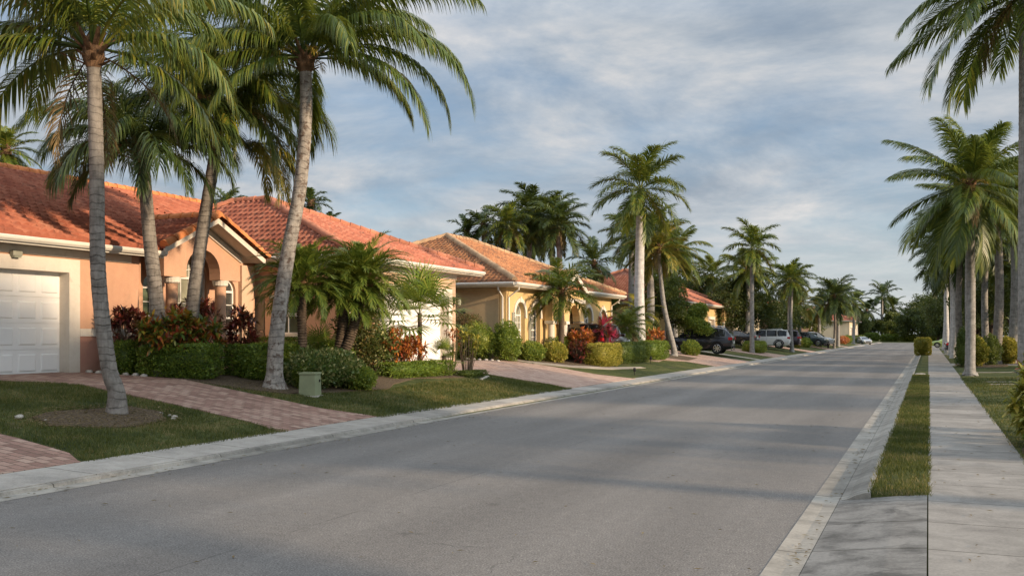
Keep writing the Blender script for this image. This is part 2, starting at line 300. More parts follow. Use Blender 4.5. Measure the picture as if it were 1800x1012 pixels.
# ------------------------------------------------------------------ object helpers
def tag(o, label=None, cat=None, group=None, kind=None):
    if label: o['label'] = label
    if cat: o['category'] = cat
    if group: o['group'] = group
    if kind: o['kind'] = kind
    return o
WORLD = set()
def wthing(*a, **k):          # a thing whose parts are given in world coordinates
    o = thing(*a, **k); WORLD.add(o.name); return o
def thing(name, label, cat, loc=(0, 0, 0), rz=0, group=None):
    o = bpy.data.objects.new(name, None); COL.objects.link(o); o.empty_display_size = .3
    o.location = loc; o.rotation_euler = (0, 0, rz); return tag(o, label, cat, group)
def link(name, me, material, parent=None):
    o = bpy.data.objects.new(name, me); COL.objects.link(o)
    if material is not None:
        if len(me.materials) == 0: me.materials.append(material)
    if parent is not None:
        o.parent = parent
        if parent.name in WORLD: o.location = tuple(-c for c in parent.location)
    return o
def npmesh(name, V, Q=None, T=None, smooth=False):
    V = np.asarray(V, dtype=np.float32).reshape(-1, 3); me = bpy.data.meshes.new(name)
    loops = []; tot = []
    if Q is not None and len(Q): loops.append(np.asarray(Q, np.int32).ravel()); tot.append(np.full(len(Q), 4, np.int32))
    if T is not None and len(T): loops.append(np.asarray(T, np.int32).ravel()); tot.append(np.full(len(T), 3, np.int32))
    L = np.concatenate(loops); tt = np.concatenate(tot); st = np.concatenate(([0], np.cumsum(tt)[:-1])).astype(np.int32)
    me.vertices.add(len(V)); me.vertices.foreach_set('co', V.ravel())
    me.loops.add(len(L)); me.loops.foreach_set('vertex_index', L)
    me.polygons.add(len(tt)); me.polygons.foreach_set('loop_start', st); me.polygons.foreach_set('loop_total', tt)
    if smooth: me.polygons.foreach_set('use_smooth', np.ones(len(tt), bool))
    me.update(calc_edges=True); me.validate(); return me
class MB:
    def __init__(s): s.v = []; s.f = []
    def face(s, pts):
        k = len(s.v); s.v += [tuple(p) for p in pts]; s.f.append(tuple(range(k, k + len(pts)))); return s
    def box(s, x0, x1, y0, y1, z0, z1):
        k = len(s.v)
        s.v += [(x, y, z) for z in (z0, z1) for y in (y0, y1) for x in (x0, x1)]
        for f in ((0, 2, 3, 1), (4, 5, 7, 6), (0, 1, 5, 4), (2, 6, 7, 3), (0, 4, 6, 2), (1, 3, 7, 5)): s.f.append(tuple(k + i for i in f))
        return s
    def obox(s, c, ax, ay, az, hx, hy, hz):   # oriented box
        k = len(s.v); c = Vector(c); ax = Vector(ax).normalized(); ay = Vector(ay).normalized(); az = Vector(az).normalized()
        s.v += [tuple(c + ax * hx * i + ay * hy * j + az * hz * l) for l in (-1, 1) for j in (-1, 1) for i in (-1, 1)]
        for f in ((0, 2, 3, 1), (4, 5, 7, 6), (0, 1, 5, 4), (2, 6, 7, 3), (0, 4, 6, 2), (1, 3, 7, 5)): s.f.append(tuple(k + i for i in f))
        return s
    def tube(s, pts, rs, n=10, caps=True):
        pts = [Vector(p) for p in pts]
        if isinstance(rs, (int, float)): rs = [rs] * len(pts)
        k = len(s.v); up = None
        for i, p in enumerate(pts):
            t = (pts[min(i + 1, len(pts) - 1)] - pts[max(i - 1, 0)]).normalized()
            a = t.cross(Vector((0, 0, 1))) if abs(t.z) < .9 else t.cross(Vector((0, 1, 0)))
            if up is not None and a.dot(up) < 0 and abs(t.z) < .9: pass
            a.normalize()
            if up is not None:
                a = (up - t * up.dot(t)); a.normalize()
            up = a; b = t.cross(a)
            for j in range(n):
                an = 2 * math.pi * j / n; s.v.append(tuple(p + (a * math.cos(an) + b * math.sin(an)) * rs[i]))
        for i in range(len(pts) - 1):
            for j in range(n): s.f.append((k + i * n + j, k + i * n + (j + 1) % n, k + (i + 1) * n + (j + 1) % n, k + (i + 1) * n + j))
        if caps:
            s.f.append(tuple(k + j for j in range(n - 1, -1, -1))); s.f.append(tuple(k + (len(pts) - 1) * n + j for j in range(n)))
        return s
    def build(s, name, material, parent=None, smooth=False, bevel=0):
        me = bpy.data.meshes.new(name); me.from_pydata(s.v, [], s.f); me.update()
        if smooth or bevel:
            bm = bmesh.new(); bm.from_mesh(me)
            if bevel: bmesh.ops.bevel(bm, geom=[e for e in bm.edges if e.is_manifold and len(e.link_faces) == 2 and e.calc_face_angle(0) > .5], offset=bevel, segments=2, affect='EDGES', profile=.6)
            if smooth:
                for f in bm.faces: f.smooth = True
                for e in bm.edges:
                    if len(e.link_faces) == 2 and e.calc_face_angle(0) > .7: e.smooth = False
            bm.to_mesh(me); bm.free()
        return link(name, me, material, parent)
class WF:   # a wall's frame: u along the wall, v up, d inward
    def __init__(s, O, U, n): s.O = Vector(O); s.U = Vector(U).normalized(); s.n = Vector(n).normalized()
    def P(s, u, v, d=0): return s.O + s.U * u + Vector((0, 0, v)) - s.n * d
def arch_loop(u0, u1, v0, vs, rise=None, n=14):
    r = (u1 - u0) / 2; c = (u0 + u1) / 2; rise = r if rise is None else rise
    return [(u0, v0), (u1, v0)] + [(c + r * math.cos(math.pi * k / n), vs + rise * math.sin(math.pi * k / n)) for k in range(n + 1)]
def rect_loop(u0, u1, v0, v1): return [(u0, v0), (u1, v0), (u1, v1), (u0, v1)]
def plate(mb, wf, outer, holes=(), d0=0, d1=.1, reveal=None):
    """front face at depth d0 with holes, side strips to d1 (outer) and hole strips to 'reveal' or d1"""
    loops = [outer] + list(holes)
    tris = tessellate_polygon([[Vector((u, v, 0)) for u, v in l] for l in loops])
    flat = [p for l in loops for p in l]
    k = len(mb.v); mb.v += [tuple(wf.P(u, v, d0)) for u, v in flat]
    for t in tris: mb.f.append(tuple(k + i for i in t))
    for li, l in enumerate(loops):
        dd = d1 if li == 0 or reveal is None else reveal
        for i in range(len(l)):
            a, b = l[i], l[(i + 1) % len(l)]
            mb.face([wf.P(*a, d0), wf.P(*b, d0), wf.P(*b, dd), wf.P(*a, dd)])
    return mb
def shrink(loop, e):
    c = (sum(p[0] for p in loop) / len(loop), sum(p[1] for p in loop) / len(loop))
    us = [p[0] for p in loop]; vs_ = [p[1] for p in loop]; u0, u1, v0, v1 = min(us), max(us), min(vs_), max(vs_)
    cu, cvv = (u0 + u1) / 2, (v0 + v1) / 2
    return [(cu + (u - cu) * (1 - 2 * e / (u1 - u0)), cvv + (v - cvv) * (1 - 2 * e / (v1 - v0))) for u, v in loop]
def window(house, wf, loop, depth, pane='glass', nx=2, ny=4, fr=.05, rail=.45, fan=False, vs=None):
    root = plate(MB(), wf, loop, [shrink(loop, fr)], depth - .05, depth + .02).build('window', MT['vinyl'], house)
    us = [p[0] for p in loop]; vv = [p[1] for p in loop]; u0, u1, v0, v1 = min(us), max(us), min(vv), max(vv)
    mb = MB(); top = vs if vs else v1
    def bar(a, b, c, d, dd=.015): plate(mb, wf, rect_loop(a, b, c, d), (), depth - .03 - dd, depth + .015)
    for i in range(1, nx): u = u0 + (u1 - u0) * i / nx; bar(u - .011, u + .011, v0 + fr, (v1 if not fan else top) - fr * .6)
    for j in range(1, ny): v = v0 + (top - v0) * j / ny; bar(u0 + fr, u1 - fr, v - .011, v + .011, .012)
    if rail: v = v0 + (top - v0) * rail; bar(u0 + fr, u1 - fr, v - .03, v + .03, .022)
    if vs: bar(u0 + fr, u1 - fr, vs - .03, vs + .03, .02)
    mb.build('muntin', MT['vinyl'], root)
    plate(MB(), wf, shrink(loop, fr * .5), (), depth, depth + .01).build('pane', MT[pane], root)
    return root

# ------------------------------------------------------------------ terrain
def pc(x, pts):
    if x <= pts[0][0]: return pts[0][1]
    for (a, b), (p, q) in zip(pts, pts[1:]):
        if x <= p: return b + (q - b) * (x - a) / (p - a)
    return pts[-1][1]
ZP = [(-40, 1.0), (-19, .92), (-15.5, .78), (-10.5, .10), (-9.6, .10), (-.66, .10), (1.2, .10), (15, .35), (60, .6)]
def zt(X): return pc(X, ZP)
def gz(X):
    if -10.38 < X < -9.0: return .03
    if -9.0 <= X < -.9: return -.06
    if -.9 <= X < -.60: return .0
    if .04 < X < 1.16: return .05
    return zt(X)
def rng_bumps(X, Y): return .012 * math.sin(X * 2.1 + Y * .7) * math.sin(Y * 1.3 - X) if (X < -10.6 or X > 1.4) else 0
xs = [-300, -120, -60, -40, -30, -24] + [-22 + .5 * i for i in range(22)] + [-11, -10.75, -10.5, -10.42, -10.36, -9.8, -9.0, -8.5, -5, -1.2, -.92, -.86, -.62, -.58, -.3, -.04, .0, .06, .6, 1.14, 1.2, 1.3, 1.8] + [2.5 + i for i in range(14)] + [22, 30, 45, 60, 120, 300]
xs = sorted(set(xs)); ys = sorted([-60, -20, 11.06, 11.09] + list(np.arange(-8, 60, .8))) + list(np.arange(60, 236, 4)) + [239, 244, 260, 300, 420, 700]
V = []; Q = []
for Y in ys:
    for X in xs:
        z = gz(X) + rng_bumps(X, Y)
        if Y < 11.07 and -.9 < X < -.001: z = -.05
        if Y > 236 and -12 < X < 2: z = .12
        V.append((X, Y, z))
nx_ = len(xs)
for j in range(len(ys) - 1):
    for i in range(nx_ - 1): Q.append((j * nx_ + i, j * nx_ + i + 1, (j + 1) * nx_ + i + 1, (j + 1) * nx_ + i))
g = link('ground', npmesh('ground', V, Q, smooth=False), MT['grass']); g['kind'] = 'structure'
def struct(name, mb, m, smooth=False):
    o = mb.build(name, m, None, smooth); o['kind'] = 'structure'; return o
def xc(Y):  # left kerb line drifts out a little towards the far end
    return pc(Y, [(8, -9.42), (20, -9.68), (60, -9.62), (238, -9.6)])
YE = 238
yl = [-25, 0, 4, 8, 11, 14, 17, 20, 30, 45, 60, 90, 130, 180, YE]
def strip(f0, f1, prof_z0, prof_z1, ylist=yl):
    mb = MB()
    for a, b in zip(ylist, ylist[1:]): mb.face([(f0(a), a, prof_z0), (f1(a), a, prof_z1), (f1(b), b, prof_z1), (f0(b), b, prof_z0)])
    return mb
rd = strip(lambda y: xc(y) + .22, lambda y: -1.14, 0, 0)
rd.face([(-60, YE, .0), (60, YE, .0), (60, YE + 9, .0), (-60, YE + 9, .0)])
struct('road', rd, MT['asphalt'])
# left gutter pan, low kerb and sidewalk as one profile each
def profile(xf, pts, m, name, ylist=yl):
    mb = MB()
    for a, b in zip(ylist, ylist[1:]):
        for (u0, z0), (u1, z1) in zip(pts, pts[1:]): mb.face([(xf(a) + u0, a, z0), (xf(a) + u1, a, z1), (xf(b) + u1, b, z1), (xf(b) + u0, b, z0)])
    for Ye in (ylist[0], ylist[-1]): mb.face([(xf(Ye) + u, Ye, z) for u, z in pts] + [(xf(Ye) + pts[-1][0], Ye, -.05), (xf(Ye) + pts[0][0], Ye, -.05)])
    return struct(name, mb, m)
profile(xc, [(-.05, .06), (-.018, .052), (.0, .010), (.24, .004)], MT['gutter_c'], 'left_gutter')
profile(xc, [(-.93, .02), (-.925, .108), (-.058, .070), (-.052, .02)], MT['walk_l'], 'left_sidewalk')
yr = [-25, 0, 6, 11.1, 20, 40, 80, 130, 200, YE]
profile(lambda y: 0, [(-1.16, .004), (-1.02, -.004), (-.89, .004)], MT['gutter_c'], 'right_gutter', yr)
profile(lambda y: 0, [(-.885, .006), (-.80, .030), (-.72, .075), (-.62, .108), (-.57, .108), (-.565, .03)], MT['gutter_c'], 'right_kerb', [11.02, 20, 40, 80, 130, 200, YE])
profile(lambda y: 0, [(-.885, .006), (-.60, .045), (-.30, .085), (-.012, .112), (-.011, .05)], MT['apron'], 'driveway_apron', [-12, 0, 6, 11.1])
sw = MB(); sw.box(0, 1.19, -25, 232, -.05, .104); struct('right_sidewalk', sw, MT['walk'])
def drape(name, poly, m, off=.014, thick=True, zfun=zt, step=.6):
    """a paved sheet laid on the terrain: polygon in plan, cut at the terrain's breaks"""
    bm = bmesh.new(); f = bm.faces.new([bm.verts.new((x, y, 0)) for x, y in poly]); bmesh.ops.recalc_face_normals(bm, faces=bm.faces)
    for X in [-40, -24, -19, -17, -15.5, -14, -12.5, -11.5, -10.5, 1.2, 4, 8, 12, 15]:
        bmesh.ops.bisect_plane(bm, geom=bm.verts[:] + bm.edges[:] + bm.faces[:], plane_co=(X, 0, 0), plane_no=(1, 0, 0))
    r = bmesh.ops.extrude_face_region(bm, geom=bm.faces[:])
    top = [v for v in r['geom'] if isinstance(v, bmesh.types.BMVert)]
    for v in bm.verts: v.co.z = zt(v.co.x) - .05
    for v in top: v.co.z = zt(v.co.x) + off
    me = bpy.data.meshes.new(name); bm.to_mesh(me); bm.free(); o = link(name, me, m); o['kind'] = 'structure'; return o
def rnd_poly(cx, cy, rx, ry, n=26, seed=1, amp=.12):
    r = random.Random(seed); ph = [r.uniform(0, 6.3) for _ in range(4)]
    return [(cx + rx * (1 + amp * math.sin(3 * a + ph[0]) + amp * .6 * math.sin(5 * a + ph[1])) * math.cos(a), cy + ry * (1 + amp * math.sin(2 * a + ph[2]) + amp * .5 * math.sin(7 * a + ph[3])) * math.sin(a)) for a in [2 * math.pi * i / n for i in range(n)]]
drape('paved_driveway', [(-10.36, -6), (-10.36, 9.55), (-10.9, 9.85), (-12.0, 9.95), (-18.4, 9.7), (-18.4, -6)], MT['paver'], .016)
drape('paved_driveway', [(-10.38, 13.95), (-10.5, 17.3), (-11.6, 16.95), (-15.2, 17.15), (-18.72, 17.1), (-18.72, 11.6), (-18.0, 13.6), (-16.5, 14.4), (-12.6, 14.35), (-11.2, 14.2)], MT['paver'], .016)
drape('paved_driveway', [(-10.40, 28.7), (-11.2, 29.1), (-13.7, 29.0), (-14.6, 27.6), (-16.25, 26.6), (-16.25, 31.8), (-15.9, 33.8), (-15.2, 35.4), (-13.6, 35.75), (-11.8, 35.4), (-10.40, 36.2)], MT['paver2'], .016)
drape('front_path', [(-15.6, 35.8), (-14.5, 35.9), (-13.2, 36.7), (-12.2, 39.0), (-11.8, 42.8), (-12.1, 42.9), (-12.7, 39.6), (-13.6, 37.6), (-14.6, 36.8), (-15.6, 36.7)], MT['path'], .020)
drape('paved_driveway', [(-10.42, 51.8), (-12.2, 52.2), (-13.0, 50.6), (-12.7, 48.5), (-13.1, 48.4), (-13.8, 52.4), (-15.6, 53.6), (-16.8, 56), (-16.8, 63), (-13.5, 62), (-10.42, 62.8)], MT['paver2'], .016)
for k_, (a, b) in enumerate([(74, 80.5), (97, 102), (116, 121), (140, 146), (172, 178), (205, 211)]):
    drape('paved_driveway', [(-10.45, a), (-17, a + .4), (-17, b - .3), (-10.45, b)], MT['paver2'], .018)
drape('side_path', [(-10.5, 66.0), (-14.5, 66.6), (-14.5, 68.0), (-10.5, 67.3)], MT['path'], .018)
for a, b in ((58.0, 62.5), (90, 95), (132, 140)): drape('right_driveway', [(1.18, a), (14, a + .3), (14, b - .3), (1.18, b)], MT['walk'], .012)
for a in (47.5, 38.2, 36.4): drape('stepping_path', [(1.9, a), (6, a + .2), (6, a + .55), (1.9, a + .4)], MT['path'], .014)
drape('palm_bed', rnd_poly(-12.75, 12.25, .75, 1.35, seed=3), MT['mulch'], .022)
drape('front_bed', [(-13.2, 17.9), (-12.95, 19.5), (-12.7, 21.5), (-13.2, 22.6), (-13.6, 24.5), (-13.2, 27.2), (-12.9, 28.2), (-13.6, 28.7), (-14.4, 27.4), (-16.1, 26.4), (-18.9, 23), (-19.3, 17.3), (-15.4, 17.22), (-14.4, 17.35)], MT['mulch'], .018)
drape('front_bed', [(-12.9, 38.2), (-12.6, 40.5), (-13.2, 42), (-13.3, 47), (-13.0, 51.4), (-14.5, 52.2), (-15.9, 52), (-15.9, 36.4), (-14.6, 36.2)], MT['mulch'], .016)
drape('front_bed', [(-12.3, 53.3), (-12.6, 57.2), (-15.5, 58), (-16, 54), (-13.8, 52.9)], MT['mulch'], .024)
drape('shrub_bed', rnd_poly(2.1, 15.6, .80, 2.2, seed=6, amp=.05), MT['mulch'], .012)
drape('shrub_bed', rnd_poly(2.6, 58.6, 1.3, 4.6, seed=8, amp=.05), MT['mulch'], .018)

# ------------------------------------------------------------------ foliage generators (numpy)
class LG:
    def __init__(s, seed): s.V = []; s.Q = []; s.T = []; s.n = 0; s.r = np.random.default_rng(seed)
    def add(s, V, Q=None, T=None):
        V = np.asarray(V, np.float32).reshape(-1, 3)
        if Q is not None and len(Q): s.Q.append(np.asarray(Q, np.int32) + s.n)
        if T is not None and len(T): s.T.append(np.asarray(T, np.int32) + s.n)
        s.V.append(V); s.n += len(V)
    def mesh(s, name, smooth=False):
        return npmesh(name, np.concatenate(s.V), np.concatenate(s.Q) if s.Q else None, np.concatenate(s.T) if s.T else None, smooth)
def nrm(a): return a / np.maximum(np.linalg.norm(a, axis=-1, keepdims=True), 1e-6)
def frond(L, base, az, el0, length, droop, n=60, ll=.7, lw=.04, grav=.5, segs=3, plume=0., sway=0., power=1.3, a0=72, a1=22, rr=.022, start=.12, lift=.25, prof=.55):
    r = L.r; K = 18; s = np.linspace(0, 1, K)
    el = np.radians(el0 - droop * s ** power); azz = math.radians(az) + sway * s ** 1.5
    T = np.stack([np.cos(el) * np.cos(azz), np.cos(el) * np.sin(azz), np.sin(el)], 1)
    P = np.asarray(base) + np.concatenate([np.zeros((1, 3)), np.cumsum((T[1:] + T[:-1]) / 2 * length / (K - 1), 0)])
    S = np.stack([-np.sin(azz), np.cos(azz), 0 * azz], 1); Nn = np.cross(T, S)
    rad = (rr * (1 - s) ** .8 + .004)[:, None]
    ring = np.stack([P + S * rad, P + Nn * rad * .7, P - S * rad, P - Nn * rad * .9], 1).reshape(-1, 3)
    q = [(i * 4 + j, i * 4 + (j + 1) % 4, (i + 1) * 4 + (j + 1) % 4, (i + 1) * 4 + j) for i in range(K - 1) for j in range(4)]
    L.add(ring, q)
    for side in (1, -1):
        si = np.clip(np.linspace(start, .995, n) + r.normal(0, .3 / n, n), start, 1)
        I = lambda A: np.stack([np.interp(si, s, A[:, k]) for k in range(3)], 1)
        p = I(P); t = nrm(I(T)); sv = nrm(I(S)); nv = nrm(np.cross(t, sv))
        rho = r.normal(0, plume, n) + lift
        sd_ = sv * side * np.cos(rho)[:, None] + nv * np.sin(rho)[:, None]
        al = np.radians(a0 + (a1 - a0) * si ** .8 + r.normal(0, 4, n))[:, None]
        d = nrm(np.cos(al) * t + np.sin(al) * sd_ + r.normal(0, .04, (n, 3)))
        le = ll * (np.sin(np.pi * (.10 + .80 * si)) ** prof) * r.uniform(.85, 1.08, n); le = le[:, None]
        wd = lw * (0.6 + .5 * np.sin(np.pi * si))[:, None]
        prof_w = [.35, 1, .75, .35, .03] if segs == 4 else ([.4, 1, .65, .04] if segs == 3 else [.5, 1, .04])
        cols = []
        for k in range(segs + 1):
            W = t - (t * d).sum(1, keepdims=True) * d - side * np.cross(nv, d) * .6
            W = nrm(W - (W * d).sum(1, keepdims=True) * d) * wd * .5 * prof_w[k]
            cols.append((p + W, p - W))
            p = p + d * le / segs
            d = nrm(d + np.array([0, 0, -1.]) * grav * r.uniform(.7, 1.3, (n, 1)))
        VV = np.stack([c for ab in cols for c in ab], 1)            # n, 2*(segs+1), 3
        m = 2 * (segs + 1); bs = (np.arange(n) * m)[:, None]
        q = np.concatenate([bs + np.array([[2 * k, 2 * k + 1, 2 * k + 3, 2 * k + 2]]) for k in range(segs)])
        L.add(VV.reshape(-1, 3), q)
def crown_mesh(name, seed, fronds):
    L = LG(seed)
    for f in fronds: frond(L, **f)
    return L.mesh(name)
def coconut_fronds(seed, n=20, length=3.4, ll=.75, cam_first=(), n_leaf=80, segs=3, lo=-35, hi=78, lw=.045, rb=.12, dm=1.0):
    r = random.Random(seed); out_ = []
    for i in range(n):
        f = i / (n - 1); el = hi + (lo - hi) * f ** .9 + r.uniform(-6, 6); az = i * 137.5 + r.uniform(-14, 14)
        a = math.radians(az)
        out_.append(dict(base=(rb * math.cos(a) * (.3 + f), rb * math.sin(a) * (.3 + f), .15 - .35 * f), az=az, el0=el, length=length * r.uniform(.85, 1.05) * (.8 + .2 * min(1, f * 3)), droop=dm * r.uniform(50, 84) * (.70 + .30 * f) if el > 0 else r.uniform(35, 55), n=n_leaf, ll=ll * r.uniform(.85, 1.1), lw=lw, grav=r.uniform(.45, .8), segs=segs, sway=r.uniform(-.35, .35), rr=.028))
    return out_
def royal_fronds(seed, n=17, length=3.1, n_leaf=85, hi=80, lo=-48, ll=.5, segs=2, lw=.035):
    r = random.Random(seed); out_ = []
    for i in range(n):
        f = i / (n - 1); el = hi + (lo - hi) * f ** 1.0 + r.uniform(-6, 6); az = i * 137.5 + r.uniform(-14, 14); a = math.radians(az)
        out_.append(dict(base=(.06 * math.cos(a), .06 * math.sin(a), .1 - .2 * f), az=az, el0=el, length=length * r.uniform(.88, 1.05), droop=r.uniform(55, 80) * (1 - .35 * f), n=n_leaf, ll=ll, lw=lw, grav=.55, segs=segs, plume=.32, sway=r.uniform(-.3, .3), rr=.026, a0=66, a1=30, power=1.5))
    return out_
def date_fronds(seed, n=44, length=1.35, ll=.28, n_leaf=46, segs=2):
    r = random.Random(seed); out_ = []
    for i in range(n):
        f = i / (n - 1); el = 84 + (-8 - 84) * f ** 1.0 + r.uniform(-8, 8); az = i * 137.5 + r.uniform(-14, 14); a = math.radians(az)
        out_.append(dict(base=(.09 * math.cos(a), .09 * math.sin(a), .12 - .25 * f), az=az, el0=el, length=length * r.uniform(.85, 1.1), droop=r.uniform(74, 98) * (1 - .25 * f), n=n_leaf, ll=ll, lw=.030, grav=.22, segs=segs, plume=.2, sway=r.uniform(-.3, .3), rr=.013, a0=58, a1=22, power=1.4, start=.08))
    return out_
def trunk_mesh(name, pts, radii, ring=.14, amp=.035, n=14, seed=0):
    """pts: control points; smooth curve sampled at the ring spacing, a small ledge at each leaf scar"""
    P = [Vector(p) for p in pts]; r = random.Random(seed)
    def cr(a, b, c, d, t): return .5 * ((2 * b) + (c - a) * t + (2 * a - 5 * b + 4 * c - d) * t * t + (3 * b - a - 3 * c + d) * t ** 3)
    C = []; RR = []
    for i in range(len(P) - 1):
        a = P[max(i - 1, 0)]; b = P[i]; c = P[i + 1]; d = P[min(i + 2, len(P) - 1)]; m = max(2, int((c - b).length / (ring / 2)))
        for k in range(m): t = k / m; C.append(cr(a, b, c, d, t)); RR.append(radii[i] + (radii[i + 1] - radii[i]) * t)
    C.append(P[-1]); RR.append(radii[-1])
    RR = [q * (1 + (amp if i % 2 else -amp) + r.uniform(-.015, .015)) for i, q in enumerate(RR)]
    return MB().tube(C, RR, n)
def leafcloud(L, blobs, n, size=(.06, .1), aspect=.5, shell=.35, up=.2, box=False, fold=.25, spread=1.0):
    """diamond leaves spread through ellipsoid (or box) blobs: (cx,cy,cz,rx,ry,rz)"""
    r = L.r; vol = np.array([b[3] * b[4] + b[4] * b[5] + b[3] * b[5] for b in blobs]); cnt = (n * vol / vol.sum()).astype(int) + 1
    for b, c in zip(blobs, cnt):
        d = nrm(r.normal(size=(c, 3)))
        if box:
            u = r.uniform(-1, 1, (c, 3)); ax = r.choice(3, c, p=np.array([b[4] * b[5], b[3] * b[5], b[3] * b[4]]) / (b[4] * b[5] + b[3] * b[5] + b[3] * b[4])); sg = r.choice([-1, 1], c)
            u[np.arange(c), ax] = sg; d = np.zeros((c, 3)); d[np.arange(c), ax] = sg
            u[:, 2] = np.maximum(u[:, 2], -1)
            pos = u; rad = 1 - shell * r.random(c) ** 1.6
            # rounded edges
            e = np.abs(pos); k_ = np.clip((e ** 6).sum(1) ** (1 / 6.), 1, None); pos = pos / k_[:, None] * rad[:, None]
            wob = 1 + .05 * np.sin(pos[:, 0] * 5 + pos[:, 1] * 7 + b[0]) * np.sin(pos[:, 2] * 6 + pos[:, 0] * 3)
            pos = pos * wob[:, None]
        else:
            lump = 1 + .16 * np.sin(d[:, 0] * 4.3 + b[0] * 3) * np.sin(d[:, 1] * 4.7 + b[1]) + .10 * np.sin(d[:, 2] * 9 + d[:, 0] * 8)
            rad = (1 - shell * r.random(c) ** 1.5) * lump; pos = d * rad[:, None]
        P = np.array(b[:3]) + pos * np.array(b[3:]) * spread
        o = nrm(d * .8 + r.normal(0, .55, (c, 3)) + np.array([0, 0, up]))          # leaf axis
        sdv = nrm(np.cross(o, r.normal(size=(c, 3)))); nv = np.cross(o, sdv)
        ln = r.uniform(size[0], size[1], c)[:, None]; wdt = ln * aspect * .5
        a = P; bq = P + o * ln * .5 + sdv * wdt + nv * ln * fold * .3; cq = P + o * ln - nv * ln * .06; dq = P + o * ln * .5 - sdv * wdt + nv * ln * fold * .3
        VV = np.stack([a, bq, cq, dq], 1).reshape(-1, 3); bs = (np.arange(c) * 4)[:, None]
        L.add(VV, bs + np.array([[0, 1, 2, 3]]))
def rosettes(L, pts, nl, size, width, droop=.5, up=.5):
    """long-leaved rosettes (croton, cordyline) at pts with an outward direction each"""
    r = L.r
    for p, d in pts:
        d = nrm(np.asarray(d, float)); c = nl
        o = nrm(d * up + r.normal(0, .6, (c, 3))); ln = r.uniform(*size, c)[:, None]
        sdv = nrm(np.cross(o, np.array([0, 0, 1.]) + r.normal(0, .15, (c, 3)))); w_ = ln * width * .5
        p0 = np.asarray(p) + o * ln * .05; p1 = p0 + o * ln * .5; o2 = nrm(o + np.array([0, 0, -droop])); p2 = p1 + o2 * ln * .5
        VV = np.stack([p0 + sdv * w_ * .3, p0 - sdv * w_ * .3, p1 + sdv * w_, p1 - sdv * w_, p2 + sdv * w_ * .12, p2 - sdv * w_ * .12], 1).reshape(-1, 3)
        bs = (np.arange(c) * 6)[:, None]
        L.add(VV, np.concatenate([bs + np.array([[0, 1, 3, 2]]), bs + np.array([[2, 3, 5, 4]])]))
def core(L, blobs, box=False, k=.72):
    for b in blobs:
        V_ = []; Q_ = []; nu, nv = 12, 7
        for j in range(nv):
            ph = -math.pi / 2 + math.pi * j / (nv - 1)
            for i in range(nu):
                th = 2 * math.pi * i / nu; x, y, z = math.cos(ph) * math.cos(th), math.cos(ph) * math.sin(th), math.sin(ph)
                if box: m = (abs(x) ** 5 + abs(y) ** 5 + abs(z) ** 5) ** .2 + 1e-6; x, y, z = x / m, y / m, z / m
                V_.append((b[0] + x * b[3] * k, b[1] + y * b[4] * k, b[2] + z * b[5] * k))
        for j in range(nv - 1):
            for i in range(nu): Q_.append((j * nu + i, j * nu + (i + 1) % nu, (j + 1) * nu + (i + 1) % nu, (j + 1) * nu + i))
        L.add(V_, Q_)

# ------------------------------------------------------------------ houses
def tileplane(house, A, B, tops, m, per=.22, course=.33, res=5, seed=0, hgt=.06, name='roof'):
    A = Vector(A); B = Vector(B); U = (B - A).normalized(); t0 = Vector(tops[0]) - A; Vv = (t0 - U * t0.dot(U)).normalized(); Nn = U.cross(Vv)
    if Nn.z < 0: Nn = -Nn
    poly = [(0, 0), ((B - A).length, 0)] + [((Vector(p) - A).dot(U), (Vector(p) - A).dot(Vv)) for p in tops]
    umin, umax = min(p[0] for p in poly), max(p[0] for p in poly); vmax = max(p[1] for p in poly)
    du = per / res; nu = int((umax - umin) / du) + 1; nv = int(vmax / course) + 1
    rr = random.Random(seed); uu = umin + np.arange(nu + 1) * du
    ph = (uu / per) % 1.0; prof = hgt * np.clip(.5 + .62 * np.cos(2 * np.pi * ph), 0, 1) ** .7
    VV = []; Q = []; tv = []
    rows = []
    for j in range(nv):
        for (v, lift) in ((j * course - .02, .05), ((j + 1) * course - .02, .0)): rows.append((v, lift, j))
    for (v, lift, j) in rows:
        for i in range(nu + 1):
            jit = rr.uniform(-.004, .004); VV.append(A + U * float(uu[i]) + Vv * (v + (jit if lift else 0)) + Nn * float(prof[i] + lift))
    col_r = [[rr.random() for _ in range(nu // res + 3)] for _ in range(nv + 1)]
    for k in range(len(rows) - 1):
        for i in range(nu):
            Q.append((k * (nu + 1) + i, k * (nu + 1) + i + 1, (k + 1) * (nu + 1) + i + 1, (k + 1) * (nu + 1) + i)); tv.append(col_r[rows[k][2]][int((i + res / 2) / res)])
    # lip at the eave
    base = len(VV)
    for i in range(nu + 1): VV.append(A + U * float(uu[i]) - Vv * .02 - Nn * .03)
    for i in range(nu): Q.append((base + i, base + i + 1, i + 1, i)); tv.append(.3)
    me = npmesh('roof', [tuple(p) for p in VV], Q)
    at = me.attributes.new('tv', 'FLOAT', 'FACE'); at.data.foreach_set('value', np.array(tv[:len(me.polygons)], np.float32))
    bm = bmesh.new(); bm.from_mesh(me); npnts = len(poly); cx = sum(p[0] for p in poly) / npnts; cy = sum(p[1] for p in poly) / npnts
    for i in range(1, npnts):
        a, b = poly[i], poly[(i + 1) % npnts]; ea = A + U * a[0] + Vv * a[1]; d = (U * (b[0] - a[0]) + Vv * (b[1] - a[1])).normalized(); no = d.cross(Nn)
        cen = A + U * cx + Vv * cy
        if (cen - ea).dot(no) > 0: no = -no
        bmesh.ops.bisect_plane(bm, geom=bm.verts[:] + bm.edges[:] + bm.faces[:], plane_co=ea, plane_no=no, clear_outer=True)
    bm.to_mesh(me); bm.free()
    return link(name, me, m, house)
